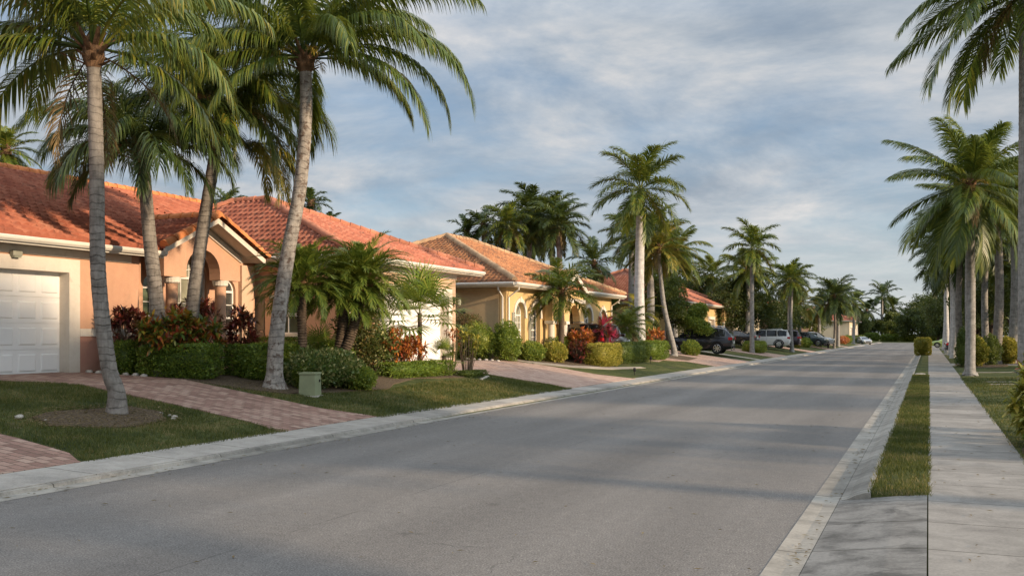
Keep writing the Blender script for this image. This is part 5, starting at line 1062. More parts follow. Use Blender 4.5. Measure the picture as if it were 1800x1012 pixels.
# unseen trees added outside the picture so their crowns shade the near road
for i, (x, y, h, rr_, lb) in enumerate([(13, 13.5, 12.0, 4.6, 'spreading garden tree to the right, outside the picture, nearest the shrub bed'), (12.5, 4.0, 13.0, 4.8, 'spreading garden tree to the right abreast of the viewer'), (13.5, 9.3, 13.6, 4.4, 'tallest spreading garden tree to the right of the viewer'), (14, -6, 13.0, 4.6, 'spreading garden tree behind the viewer on the right'), (17, 25.5, 10.5, 4.2, 'spreading garden tree to the right beyond the shrub bed'), (18, 37.0, 9.0, 4.0, 'spreading garden tree to the right, farther along'), (19, 50.0, 9.0, 4.2, 'spreading garden tree to the right before the cream house')]):
    r = random.Random(70 + i); bl = [(0, 0, h * .62, rr_ * .7, rr_ * .7, h * .26)] + [(rr_ * .6 * math.cos(a), rr_ * .6 * math.sin(a), h * r.uniform(.48, .75), rr_ * .45, rr_ * .45, h * .16) for a in [k * 1.2 + r.uniform(0, .6) for k in range(5)]]
    tree(lb, (x, y, .3), bl, 'tree', 7000, (.25, .42), seed=80 + i, group=TG, trunk=.3)

# ------------------------------------------------------------------ hedges and shrubs
def shrub(name, label, cat, base, blobs, leaf, n, size, box=False, aspect=.5, seed=0, stems=0, shell=.35, group=None, corek=.74, fold=.25, rz=0):
    L = LG(seed + 300); r = random.Random(seed)
    leafcloud(L, blobs, n, size, aspect, shell, box=box, fold=fold)
    if corek: core(L, blobs, box, corek)
    t = thing(name, label, cat, base, rz, group)
    link('foliage', L.mesh('foliage'), MT[leaf], t)
    mb = MB(); zt_ = max(b[2] for b in blobs)
    for k in range(max(3, stems)):
        b = blobs[k % len(blobs)]; a = r.uniform(0, 6.3); mb.tube([(b[0] * .5 + .05 * math.cos(a), b[1] * .5 + .05 * math.sin(a), -.06), (b[0] * .8 + .2 * b[3] * math.cos(a), b[1] * .8 + .2 * b[4] * math.sin(a), b[2] * .5), (b[0] + .5 * b[3] * math.cos(a), b[1] + .5 * b[4] * math.sin(a), b[2] + b[5] * .4)], [.022, .015, .006], 5)
    mb.build('stem', MT['stem'], t); return t
def hedge(label, x, y, lx, ly, h, leaf='hedge', n=6000, size=(.035, .065), seed=0, rz=0, name='clipped_hedge', group='clipped hedges', zoff=0, **k):
    return shrub(name, label, 'hedge', (x, y, zt(x) + zoff), [(0, 0, h / 2, lx / 2, ly / 2, h / 2)], leaf, n, size, box=True, seed=seed, group=group, shell=.20, corek=.80, rz=rz, **k)
hedge('square clipped dark hedge below the red crotons beside the brick driveway', -16.05, 17.68, 1.9, .90, .76, 'hedge', 11500, (.042, .078), 1, rz=R(8))
hedge('smaller clipped hedge end hidden behind the near palm trunk by the garage', -17.6, 17.5, .8, .7, .78, 'hedge', 3300, (.042, .078), 2)
hedge('broad dark hedge between the croton bed and the pale coconut trunk', -15.2, 19.72, 1.5, 1.8, .80, 'hedge', 13500, (.048, .088), 3, rz=R(-12))
hedge('low clipped hedge under the side window of the second villa', -17.4, 23.45, 2.6, .6, .85, 'hedge', 5000, (.042, .075), 4)
hedge('long low clipped hedge edging the lawn in front of the orange shrubs', -13.95, 25.3, .75, 3.7, .42, 'hedge', 9500, (.038, .066), 5, rz=R(-4))
hedge('low mat of dark green ground cover at the corner of the second driveway', -13.35, 27.7, .7, 1.5, .16, 'hedge_dk', 4500, (.03, .05), 6, name='ground_cover')
hedge('dark clipped hedge beneath the short leafy palm of the yellow villa', -15.1, 40.8, .9, 2.3, .95, 'hedge', 6500, (.045, .08), 7)
hedge('golden edged square hedge at the lawn in front of the maroon car', -13.1, 40.6, 1.1, 2.6, .95, 'gold', 9500, (.045, .08), 8)
hedge('dark hedge running behind the golden edged square hedge', -13.2, 45.2, .8, 5.2, .95, 'hedge_dk', 7500, (.05, .08), 9)
hedge('clipped green hedge at the foot of the massive white royal palm', -13.5, 50.2, 1.3, 3.0, .95, 'hedge', 9000, (.05, .085), 10)
hedge('clipped hedge around the foot of the tall slim grey palm', -12.7, 78.3, 1.5, 3.4, .85, 'hedge_lt', 7000, (.07, .11), 11)
hedge('tub shaped golden hedge standing alone on the grass strip beside the road', -.42, 87.2, 1.25, 1.35, 1.42, 'gold', 6500, (.07, .11), 12)
for k, (x, y, s_, lf, lb) in enumerate([(-12.9, 107, 1.0, 'gold', 'yellow round bush first in the row by the dark parked cars'), (-12.5, 111.5, 1.0, 'hedge', 'green round bush second in the row by the dark parked cars'), (-12.4, 124, 1.1, 'hedge_lt', 'pale green round bush at the end of the row by the dark parked cars'), (-12.3, 131, 1.0, 'hedge', 'round dark bush right of the thin dark trunked palm'), (-12.2, 168, 1.3, 'hedge', 'round bush beyond the reddish bushes')]):
    shrub('round_bush', lb, 'shrub', (x, y, zt(x)), [(0, 0, .52 * s_, .62 * s_, .75 * s_, .55 * s_)], lf, 3000, (.08, .13), seed=20 + k)
shrub('red_bush', 'pair of reddish orange low bushes by the kerb in the far distance', 'shrub', (-12.3, 158, .35), [(0, 0, .6, .8, 1.6, .6), (0, 4, .6, .8, 1.6, .6)], 'croton_red', 3500, (.1, .16), seed=26)
hedge('long low dark hedge beside the silver car in the far distance', -12.2, 194, 1.8, 26, 1.2, 'hedge_dk', 5000, (.16, .26), 13)
for k, x in enumerate((-13, -8.6, -4.2, .2, 4.6)): hedge(('leftmost', 'second', 'middle', 'fourth', 'rightmost')[k] + ' length of the hedge across the end of the street', x, 252, 4.1, 1.6, 1.7, 'hedge', 3500, (.2, .3), 30 + k)
# variegated rounded hedge behind the cabinet
shrub('variegated_hedge', 'rounded hedge of cream edged leaves behind the green cabinet', 'hedge', (-13.5, 19.9, .48), [(-.1, -.5, .48, .62, .62, .44), (.05, .2, .48, .66, .7, .44), (-.05, .75, .46, .55, .55, .42)], 'varieg', 10500, (.06, .11), seed=31, aspect=.6)
shrub('fern_clump', 'bright green leafy clump at the foot of the variegated hedge', 'shrub', (-12.95, 20.55, .42), [(0, 0, .28, .35, .45, .28)], 'hedge_lt', 3500, (.05, .09), seed=32)
shrub('fern_clump', 'bright green leafy clump between the coconut foot and the cabinet', 'shrub', (-13.5, 19.05, .5), [(0, 0, .34, .28, .3, .3)], 'hedge_lt', 2600, (.05, .09), seed=33)
def croton(label, base, spots, nl, size, leaf, width=.26, name='croton', cat='shrub', droop=.5, up=.5, group=None, seed=0, stem=True):
    r = random.Random(seed); L = LG(seed + 400); pts = []
    for (cx, cy, cz, rx, ry, rz__, m) in spots:
        for k in range(m):
            d = Vector((r.gauss(0, 1), r.gauss(0, 1), r.gauss(0, 1) * .8 + .35)).normalized(); q = r.uniform(.6, 1)
            pts.append(((cx + d.x * rx * q, cy + d.y * ry * q, cz + d.z * rz__ * q), (d.x, d.y, d.z + .5)))
    rosettes(L, pts, nl, size, width, droop, up)
    t = thing(name, label, cat, base, 0, group); link('foliage', L.mesh('foliage'), MT[leaf], t)
    if stem:
        mb = MB()
        for k in range(0, len(pts), max(1, len(pts) // 40)):
            p = pts[k][0]; mb.tube([(p[0] * .35, p[1] * .35, -.05), (p[0] * .75, p[1] * .75, p[2] * .6), p], [.014, .010, .006], 4)
        mb.build('stem', MT['stem'], t)
    return t
CG = 'croton bushes in front of the peach villas'
croton('big croton with green, yellow and orange leaves between the two ringed palms', (-16.45, 18.1, .82), [(0, -.30, .95, .70, .80, .62, 130), (.25, .45, .85, .60, .60, .55, 80)], 15, (.15, .26), 'croton', .34, seed=1, group=CG)
croton('dark red croton left of the big one against the peach wall', (-17.7, 17.75, .85), [(0, 0, 1.15, .40, .48, .45, 60)], 15, (.13, .22), 'croton_dark', .34, seed=2, group=CG)
croton('deep red croton behind the leaning ringed palm, tops brightest red', (-17.0, 19.25, .85), [(0, 0, 1.30, .55, .75, .50, 85)], 15, (.15, .25), 'croton_dark', .30, seed=3, group=CG)
croton('maroon croton spilling down right of the leaning ringed palm', (-16.0, 19.75, .78), [(0, 0, .9, .42, .50, .75, 85)], 15, (.14, .24), 'croton_dark', .30, seed=4, group=CG)
croton('orange and red croton in front of the second white garage', (-14.35, 25.1, .62), [(0, -.5, .72, .5, .8, .58, 100), (0, .5, .62, .45, .65, .5, 70)], 14, (.14, .24), 'croton_red', .26, seed=5, group=CG)
shrub('tall_shrub', 'tall loose shrub of mixed reddish and green leaves right of the date palms', 'shrub', (-14.9, 23.4, .70), [(0, 0, 1.35, .6, .7, .62), (.1, .2, .7, .6, .75, .5)], 'mixed', 8000, (.06, .11), seed=34, stems=8, shell=.8, corek=0)
shrub('tall_shrub', 'yellowish loose shrub between the tall mixed shrub and the orange croton', 'shrub', (-14.5, 24.2, .68), [(0, 0, .8, .5, .6, .6)], 'varieg', 4500, (.06, .11), seed=35, stems=6, shell=.8, corek=0)
shrub('rounded_shrub', 'green shrub at the base of the leaning pair of date palms', 'shrub', (-14.9, 22.2, .7), [(0, 0, .45, .5, .8, .45)], 'hedge', 6000, (.05, .09), seed=36)
# fan palm and neighbours
def fanpalm(label, base, h, n=16, sz=.75, seed=0, leaf='palm_light', group=None):
    r = random.Random(seed); rg_ = np.random.default_rng(seed); t = thing('fan_palm', label, 'palm tree', base, 0, group); L = LG(seed)
    for k in range(n):
        az = k * 2.4 + r.uniform(-.2, .2); el = R(78 - 100 * k / n); d = Vector((math.cos(az) * math.cos(el), math.sin(az) * math.cos(el), math.sin(el))); p0 = Vector((0, 0, h - .2 + .2 * (1 - k / n))); pl = sz * r.uniform(.8, 1.0); p1 = p0 + d * pl; p1.z -= .05
        sdv = d.cross(Vector((0, 0, 1))).normalized(); upv = sdv.cross(d)
        kk = []
        L.add([tuple(p0 + sdv * .012), tuple(p0 - sdv * .012), tuple(p1 - sdv * .008), tuple(p1 + sdv * .008)], [(0, 1, 2, 3)])
        for j in range(20):
            an = -2.0 + 4.0 * j / 19; dd = (d * math.cos(an) + sdv * math.sin(an) + upv * .12).normalized(); ln = sz * (.78 + .22 * math.cos(an * .7)); wv = (-d * math.sin(an) + sdv * math.cos(an)) * .024 * sz / .75
            a = p1; b = p1 + dd * ln * .55; c = b + (dd + Vector((0, 0, -.55))).normalized() * ln * .45
            L.add([tuple(a + wv * .35), tuple(a - wv * .35), tuple(b - wv), tuple(b + wv), tuple(c - wv * .1), tuple(c + wv * .1)], [(0, 1, 2, 3), (3, 2, 4, 5)])
    link('crown', L.mesh('crown'), MT[leaf], t); trunk_mesh('trunk', [(0, 0, -.05), (.02, 0, h * .5), (0, 0, h)], [.07, .06, .07], .06, .08, 9).build('trunk', MT['date_trunk'], t); return t
fanpalm('fan palm with stiff radiating leaves in front of the second white garage door', (-14.35, 26.15, .62), 1.85, 24, .95, 3)
fanpalm('tiny fan palm at the foot of the larger fan palm', (-13.9, 26.9, .60), .55, 10, .42, 4)
fanpalm('spiky low fan palm left of the leaning pair of date palms', (-15.3, 22.3, .72), .55, 12, .55, 6)
croton('sparse stemmed shrub with yellow leaves at the corner of the second driveway', (-13.6, 27.9, .55), [(0, 0, 1.0, .42, .42, .55, 26)], 12, (.12, .2), 'gold', .4, name='sparse_shrub', seed=8)
croton('few leaved shrub with orange flower heads beside the yellow leaved one', (-13.85, 27.35, .58), [(0, 0, 1.05, .25, .3, .45, 14)], 12, (.10, .18), 'croton_red', .3, name='sparse_shrub', seed=9)
shrub('rounded_shrub', 'light green rounded shrub against the shaded wall of the yellow villa', 'shrub', (-16.4, 34.7, .8), [(0, 0, .75, .75, .6, .72), (-.7, .1, .6, .6, .5, .6)], 'hedge_lt', 8500, (.05, .09), seed=41)
shrub('rounded_shrub', 'darker green upright shrub right of the light green one by the yellow villa corner', 'shrub', (-15.35, 35.15, .76), [(0, 0, .75, .55, .6, .80)], 'hedge', 7500, (.05, .09), seed=42)
hedge('brownish clipped bush rising behind the two rounded shrubs at the tan wall', -17.4, 35.4, 1.5, .6, 1.75, 'mixed', 5000, (.05, .08), 43, name='clipped_bush')
shrub('round_bush', 'green and yellow bush under the first arched window', 'shrub', (-15.05, 37.0, .72), [(0, 0, .38, .55, .7, .40)], 'hedge_lt', 5500, (.05, .09), seed=44)
shrub('round_bush', 'golden bush in front of the dark fibrous palm stem', 'shrub', (-14.5, 38.3, .65), [(0, 0, .40, .5, .65, .42)], 'gold', 5500, (.05, .09), seed=45)
croton('orange red croton below the portico arches', (-14.3, 40.9, .60), [(0, 0, .95, .6, .9, .50, 70)], 12, (.18, .28), 'croton_red', .3, seed=11)
croton('dark purple croton between the golden bush and the golden hedge', (-13.9, 39.7, .56), [(0, 0, .55, .5, .6, .5, 45)], 12, (.16, .25), 'croton_dark', .3, seed=12)
croton('bright pink cordyline in front of the arched window and maroon car', (-13.5, 41.9, .50), [(0, 0, 1.55, .20, .28, .38, 9), (.1, .3, .9, .3, .5, .35, 9)], 16, (.38, .58), 'ti', .16, name='cordyline', droop=.25, up=1.1, seed=13)
croton('red leaved low plants at the foot of the royal palm', (-13.9, 52.3, .6), [(0, 0, 1.1, .5, 1.0, .35, 50)], 10, (.2, .3), 'croton_red', .3, seed=14)
shrub('round_bush', 'bright round bush at the foot of the leaning pale palm', 'shrub', (-13.6, 59.8, .50), [(0, 0, .45, .6, .85, .47)], 'hedge_lt', 3500, (.07, .11), seed=46)
shrub('dark_shrub', 'dark shrub filling the bed behind the massive white palm', 'shrub', (-15.0, 54.6, .7), [(0, 0, 1.0, .8, 1.8, .95)], 'hedge_dk', 4500, (.08, .13), seed=47)
# right side
shrub('cone_shrub', 'dark narrow cone shaped shrub beside the sidewalk', 'shrub', (1.62, 55.5, .12), [(0, 0, .75, .36, .36, .85), (0, 0, 1.5, .22, .22, .55)], 'hedge_dk', 4500, (.05, .09), seed=51)
shrub('golden_shrub', 'golden leaved rounded shrub left of the thick grey trunk', 'shrub', (2.25, 56.6, .13), [(0, 0, .8, .62, .6, .80)], 'gold', 5500, (.08, .14), seed=52)
shrub('golden_shrub', 'golden leaved rounded shrub right of the dark upright one', 'shrub', (4.1, 61.0, .16), [(0, 0, .72, .6, .7, .74)], 'gold', 5000, (.08, .14), seed=53)
shrub('dark_shrub', 'dark upright shrub between the two golden ones', 'shrub', (3.15, 58.9, .14), [(0, 0, .8, .5, .5, .85)], 'hedge_dk', 4500, (.06, .1), seed=54)
shrub('round_bush', 'small round dark bush on the right lawn under the low tree', 'shrub', (5.6, 60, .18), [(0, 0, .4, .5, .5, .42)], 'hedge_dk', 2500, (.06, .1), seed=55)
croton('croton with yellow and green leaves spilling over the sidewalk edge, nearest on the right', (1.72, 16.9, .10), [(-.05, -.1, .55, .5, .9, .55, 110), (.05, .2, .85, .42, .7, .45, 60), (.1, 1.1, .6, .45, .6, .5, 60)], 13, (.14, .24), 'gold', .36, seed=15)
croton('reddish leaved croton behind the yellow one at the right edge', (1.85, 18.9, .10), [(0, 0, .85, .42, .6, .60, 80)], 13, (.13, .22), 'croton', .36, seed=16)
shrub('ground_cover', 'low green plants at the foot of the nearest right hand croton', 'shrub', (1.62, 15.6, .10), [(0, 0, .18, .3, .7, .18)], 'hedge', 3000, (.04, .08), seed=56)

# ------------------------------------------------------------------ vehicles (nose towards local +x, wheels on z = 0)
def car(name, label, cat, loc, rz, paint, kind='suv', group='cars parked in the driveways', plate_=True, rails=False):
    t = thing(name, label, cat, loc, rz, group)
    if kind == 'suv':
        Lc, W, H, wb, wr_, gc = 4.7, .94, 1.68, 1.38, .365, .22
        st = [(-2.33, .55, .98, 1.00, .80, .70), (-2.28, .36, 1.06, 1.12, .86, .74), (-2.10, .30, 1.08, 1.38, .90, .70), (-1.88, .26, 1.08, 1.60, .93, .69), (-1.45, .24, 1.06, 1.665, .94, .70), (-.6, .22, 1.04, 1.68, .945, .70), (.1, .22, 1.03, 1.665, .945, .69), (.55, .22, 1.03, 1.58, .94, .67), (.95, .22, 1.03, 1.30, .94, .70), (1.25, .22, 1.02, 1.06, .93, .80), (1.8, .24, .97, 1.0, .92, .78), (2.15, .30, .86, .90, .86, .70), (2.33, .38, .74, .78, .74, .58)]
        side = [(-1.98, -1.32, .10), (-1.26, -.42, 0), (-.36, .52, 0)]; hb, fb = (-2.25, -1.90), (.58, 1.22); wx = (-1.38, 1.42)
    elif kind == 'boxy':
        Lc, W, H, wb, wr_, gc = 4.8, .95, 1.74, 1.4, .38, .24
        st = [(-2.38, .55, 1.0, 1.03, .84, .76), (-2.34, .38, 1.08, 1.16, .90, .80), (-2.26, .30, 1.10, 1.45, .93, .78), (-2.14, .26, 1.10, 1.68, .95, .77), (-1.5, .24, 1.09, 1.74, .95, .77), (-.5, .24, 1.08, 1.745, .95, .77), (.2, .24, 1.08, 1.72, .95, .76), (.6, .24, 1.08, 1.62, .95, .74), (.92, .24, 1.08, 1.34, .95, .78), (1.12, .24, 1.07, 1.12, .94, .84), (1.85, .26, 1.04, 1.07, .94, .84), (2.25, .32, .95, 1.0, .90, .80), (2.38, .40, .85, .90, .84, .72)]
        side = [(-2.1, -1.30, .0), (-1.24, -.36, 0), (-.30, .58, 0)]; hb, fb = (-2.32, -2.16), (.63, 1.10); wx = (-1.42, 1.45)
    else:
        Lc, W, H, wb, wr_, gc = 4.5, .88, 1.42, 1.3, .32, .18
        st = [(-2.24, .50, .86, .90, .74, .62), (-2.18, .32, .94, .98, .80, .66), (-1.75, .22, .95, 1.03, .86, .68), (-1.45, .2, .94, 1.16, .88, .64), (-1.05, .2, .93, 1.35, .88, .58), (-.4, .2, .92, 1.42, .885, .58), (.1, .2, .91, 1.41, .885, .58), (.45, .2, .91, 1.32, .88, .57), (.95, .2, .90, 1.08, .875, .64), (1.22, .2, .89, .93, .86, .72), (1.8, .22, .82, .86, .84, .68), (2.12, .28, .70, .74, .76, .58), (2.24, .36, .60, .64, .66, .5)]
        side = [(-1.50, -1.02, .06), (-.96, -.28, 0), (-.22, .78, 0)]; hb, fb = (-1.80, -1.12), (.50, 1.16); wx = (-1.30, 1.36)
    V_, F_ = [], []
    def sec(s_):
        x, zb_, zl, zr, w_, wt = s_; return [(x, 0, zb_), (x, w_ * .88, zb_), (x, w_ * .98, zb_ + .12), (x, w_ * 1.0, (zb_ + zl) / 2), (x, w_ * .985, zl - .05), (x, w_ * .95, zl), (x, wt + .05, zr - .06) if zr - zl > .12 else (x, w_ * .93, zr - .012), (x, wt - .03, zr - .012), (x, wt * .6, zr), (x, 0, zr + .004)]
    secs = [sec(s_) for s_ in st]; m = len(secs[0])
    for sc_ in secs:
        for p in sc_: V_.append(p)
        for p in sc_: V_.append((p[0], -p[1], p[2]))
    for i in range(len(secs) - 1):
        for k in range(m - 1):
            a = i * 2 * m + k; b = a + 2 * m; F_.append((a, a + 1, b + 1, b)); F_.append((a + m, b + m, b + m + 1, a + m + 1))
    for i, fl in ((0, 0), (len(secs) - 1, 1)):
        a = i * 2 * m; q = [a + k for k in range(m)] + [a + m + k for k in range(m - 1, -1, -1)]; F_.append(tuple(q if fl else q[::-1]))
    bm = bmesh.new(); vs2 = [bm.verts.new(p) for p in V_]
    for f in F_:
        try: bm.faces.new([vs2[i] for i in f])
        except ValueError: pass
    bmesh.ops.remove_doubles(bm, verts=bm.verts, dist=.002); bmesh.ops.recalc_face_normals(bm, faces=bm.faces)
    for f in bm.faces: f.smooth = True
    for e in bm.edges:
        if len(e.link_faces) == 2 and e.calc_face_angle(0) > .6: e.smooth = False
    me = bpy.data.meshes.new('body'); bm.to_mesh(me); bm.free(); link('body', me, paint, t)
    def yz(x, f):     # half width and height on the flank of the glasshouse, f = 0 at the belt, 1 near the roof
        for s0, s1 in zip(st, st[1:]):
            if s0[0] <= x <= s1[0]:
                k = (x - s0[0]) / (s1[0] - s0[0]); A = [s0[i] + (s1[i] - s0[i]) * k for i in range(6)]
                y0, z0, y1, z1 = A[4] * .95, A[2], A[5] + .05, A[3] - .06; return y0 + (y1 - y0) * f, z0 + (z1 - z0) * f
    for sg in (1, -1):
        for (xa, xb, cut) in side:
            mb = MB(); n_ = 6; top_, bot = [], []
            for i in range(n_ + 1):
                x = xa + (xb - xa) * i / n_; fh = .93
                y0, z0 = yz(x, .06); y1, z1 = yz(x, fh); bot.append((x, sg * (y0 + .008), z0)); top_.append((x, sg * (y1 + .008), z1))
            for i in range(n_): q = [bot[i], bot[i + 1], top_[i + 1], top_[i]]; mb.face(q if sg < 0 else q[::-1])
            mb.build('side_window', MT['carglass'], t)
        mb = MB(); pts = []
        for i in range(15): x = side[0][0] + (side[-1][1] - side[0][0]) * i / 14; y, z = yz(x, .97); pts.append((x, sg * (y + .012), z))
        mb.tube(pts, .012, 5); mb.build('window_trim', MT['chrome'], t)
        mb = MB()
        for x in ((side[0][1] + side[1][0]) / 2 + .06, (side[1][1] + side[2][0]) / 2, ): mb.obox((x, sg * (W * .99), .72), (1, 0, 0), (0, 1, 0), (0, 0, 1), .004, .006, .30)
        mb.build('door_seam', MT['black'], t)
        for x in (side[1][0] + .18, side[2][0] + .18): MB().tube([(x, sg * W * .985, .92), (x + .03, sg * (W + .03), .925), (x + .15, sg * (W + .03), .925), (x + .18, sg * W * .985, .92)], .014, 5).build('door_handle', MT['chrome'] if paint != MT['car_white'] else paint, t)
        MB().box(side[2][1] - .12, side[2][1] + .06, sg * (W - .02) if sg > 0 else -W - .20, W + .20 if sg > 0 else -W + .02, st[5][2] + .02, st[5][2] + .16).build('wing_mirror', paint, t, bevel=.03)
        for j, x in enumerate(wx):
            mb = MB(); pts = [(x + (wr_ + .06) * math.cos(a), sg * (W - .012), wr_ + (wr_ + .05) * math.sin(a)) for a in [math.pi * k / 12 for k in range(13)]]; mb.tube(pts, .045, 6); mb.build('wheel_arch', MT['arch'], t)
            mb = MB(); n_ = 20; prof_ = [(wr_ * .60, 0), (wr_ * .92, .0), (wr_, .03), (wr_, .19), (wr_ * .92, .22), (wr_ * .6, .22)]
            y_out = W + .012
            for i in range(n_):
                for r0, d0 in prof_: a = 2 * math.pi * i / n_; mb.v.append((r0 * math.cos(a), sg * (-d0), r0 * math.sin(a)))
            np_ = len(prof_)
            for i in range(n_):
                for k in range(np_ - 1): a = i * np_ + k; b = ((i + 1) % n_) * np_ + k; mb.f.append((a, a + 1, b + 1, b))
            ty = mb.build('wheel', MT['rubber'], t, smooth=True); ty.location = (x, sg * y_out, wr_)
            rb = MB(); rr_ = wr_ * .64
            for i in range(7): a = 2 * math.pi * i / 7; rb.obox((rr_ * .52 * math.cos(a), -sg * .02, rr_ * .52 * math.sin(a)), (math.cos(a), 0, math.sin(a)), (0, 1, 0), (-math.sin(a), 0, math.cos(a)), rr_ * .46, .012, .032)
            ring = [(rr_ * math.cos(2 * math.pi * k / 20), -sg * .012, rr_ * math.sin(2 * math.pi * k / 20)) for k in range(21)]; rb.tube(ring, .018, 5, False); rb.tube([(0, -sg * .035, 0), (0, sg * .002, 0)], .06, 10)
            rb.build('rim', MT['chrome'], ty, smooth=True); MB().tube([(0, -sg * .14, 0), (0, -sg * .06, 0)], rr_ * 1.0, 16).build('wheel_well', MT['black'], ty)
    def glasspane(nm_, xa, xb, sgn_):
        mb = MB(); g_ = []
        for i in range(5):
            x = xa + (xb - xa) * i / 4
            for s0, s1 in zip(st, st[1:]):
                if s0[0] <= x <= s1[0]: k = (x - s0[0]) / (s1[0] - s0[0]); z = s0[3] + (s1[3] - s0[3]) * k; wt = s0[5] + (s1[5] - s0[5]) * k
            g_.append((x, wt - .07, z + .006))
        for a, b in zip(g_, g_[1:]): mb.face([(a[0] + sgn_ * .010, a[1], a[2]), (b[0] + sgn_ * .010, b[1], b[2]), (b[0] + sgn_ * .010, -b[1], b[2]), (a[0] + sgn_ * .010, -a[1], a[2])])
        return mb.build(nm_, MT['carglass'], t)
    glasspane('rear_window', hb[0], hb[1], -1); glasspane('windscreen', fb[0], fb[1], 1)
    xr = st[0][0]; xf = st[-1][0]; zl = st[1][2]; w0 = st[1][4]
    for sg in (1, -1):
        MB().obox((xr + .10, sg * (w0 - .03), zl - .10), (1, 0, 0), (0, 1, 0), (0, 0, 1), .13, .07, .085).build('tail_light', MT['red_lens'], t, bevel=.02)
        MB().obox((xf - .14, sg * (st[-2][4] - .10), st[-2][2] - .06), (1, -.3 * sg, 0), (.3 * sg, 1, 0), (0, 0, 1), .12, .12, .055).build('headlight', MT['clear_lens'], t, bevel=.02)
        MB().tube([(xr + .10, sg * .55, .27), (xr - .02, sg * .55, .27)], .035, 8).build('exhaust_tip', MT['chrome'], t)
    MB().box(xr - .03, xr + .12, -.62, .62, .36, .50).build('rear_bumper_insert', MT['arch'], t, bevel=.02)
    MB().box(xf - .10, xf + .02, -.45, .45, .42, .62).build('grille', MT['arch'], t, bevel=.02)
    if plate_: MB().box(xr - .055, xr - .01, -.17, .17, .66, .82).build('number_plate', MT['plate'], t)
    if rails:
        for sg in (1, -1): MB().tube([(-1.7, sg * .62, H - .02), (-1.6, sg * .62, H + .045), (0, sg * .62, H + .05), (.25, sg * .62, H - .03)], .02, 6).build('roof_rail', MT['chrome'], t)
    return t
zc_ = lambda x: zt(x) + .02
car('parked_suv', 'glossy black SUV with chrome window line parked nose in by the leafy bush', 'car', (-14.2, 64.6, zc_(-13.4)), R(183), MT['car_black'], 'suv', rails=True)
car('parked_suv', 'white SUV with red tail lights parked behind the clipped hedge', 'car', (-13.9, 90.6, zc_(-13.6)), R(184), MT['car_white'], 'boxy', rails=True)
car('parked_suv', 'dark plum SUV on the far side of the white one', 'car', (-13.8, 97.2, zc_(-13.6)), R(183), MT['car_purple'], 'boxy')
car('parked_car', 'dark car nose showing behind the tall slim grey palm', 'car', (-15.6, 84.0, zc_(-15.4)), R(175), MT['car_black'], 'sedan')
car('parked_suv', 'dark green SUV behind the yellow bushes past the pale palm trunk', 'car', (-13.0, 116.6, zc_(-13)), R(-2), MT['car_green'], 'suv')
car('parked_suv', 'silver fronted car just beyond the dark green SUV', 'car', (-12.6, 120.6, zc_(-13)), R(-2), MT['car_silver'], 'suv')
car('parked_suv', 'dark maroon SUV standing before the yellow villa behind the pink cordyline', 'car', (-14.45, 44.0, zc_(-14.1)), R(91), MT['car_maroon'], 'boxy', plate_=False)
car('parked_car', 'silver saloon car at the roadside near the end of the street', 'car', (-10.9, 184, .05), R(-60), MT['car_silver'], 'sedan')
car('parked_car', 'pale lime green car beyond the tub shaped hedge on the right', 'car', (2.4, 136, .12), R(180), MT['car_lime'], 'sedan')
car('parked_car', 'dark car behind the white palm trunks on the right', 'car', (3.6, 92.6, .15), R(5), MT['car_black'], 'sedan')

# ------------------------------------------------------------------ small things
cb = thing('utility_cabinet', 'squat green utility cabinet on the lawn beside the pale coconut trunk', 'utility box', (-12.87, 18.32, .40), R(14))
mb = MB(); k = 0; mb.obox((0, 0, .25), X1, Y1, Z1, .20, .20, .25)
mb.v = [(x * (1.0 if z < .1 else .92), y * (1.0 if z < .1 else .92), z) for x, y, z in mb.v]; mb.build('housing', MT['cabinet'], cb, bevel=.012)
MB().obox((0, 0, .525), X1, Y1, Z1, .20, .20, .025).build('lid', MT['cabinet'], cb, bevel=.015); MB().obox((0, 0, 0), X1, Y1, Z1, .23, .23, .03).build('base', MT['stone'], cb, bevel=.01)
MB().obox((.197, .08, .36), X1, Y1, Z1, .012, .02, .03).build('latch', MT['black'], cb)
def gardenlight(label, x, y, h, group='garden lights'):
    t = thing('garden_light', label, 'garden light', (x, y, zt(x)), 0, group); MB().tube([(0, 0, -.05), (0, 0, h * .6)], .018, 6).build('post', MT['black'], t)
    MB().tube([(0, 0, h * .5), (0, 0, h * .8), (0, 0, h)], [.05, .06, .045], 8).build('lamp_head', MT['black'], t); return t
gardenlight('small black garden light on the lawn near the kerb by the second driveway', -10.95, 38.0, .30); gardenlight('small dark garden light in the grass in front of the white royal palm', -12.6, 46.6, .34); gardenlight('small dark garden light in the grass beside the thin dark trunked palm', -11.0, 113, .6)
mc = thing('meter_cover', 'pale rectangular meter cover set in the grass strip', 'meter cover', (-.32, 45.2, .11)); MB().box(-.16, .16, -.32, .32, -.03, .02).build('lid', MT['stone'], mc, bevel=.008); MB().box(-.20, .20, -.36, .36, -.06, .008).build('rim', MT['stone'], mc)
hb_ = thing('house_number_post', 'slim black bollard at the edge of the lawn past the yellow bushes', 'bollard', (-11.0, 121, .16)); MB().box(-.1, .1, -.1, .1, 0, .9).build('post', MT['black'], hb_, bevel=.02); MB().box(-.13, .13, -.13, .13, .9, .96).build('cap', MT['black'], hb_, bevel=.01)
wp_ = thing('wall_pipe', 'small dark pipe stub on the shaded wall of the yellow villa', 'pipe', (-19.2, 35.88, 2.6)); MB().tube([(-.4, -.06, .1), (.3, -.06, .1), (.3, -.06, -1.2)], .03, 6).build('pipe', MT['black'], wp_); MB().box(.22, .38, -.1, .0, -.05, .2).build('valve_box', MT['black'], wp_)
ORD = ['first', 'second', 'third', 'fourth', 'fifth', 'sixth', 'seventh']
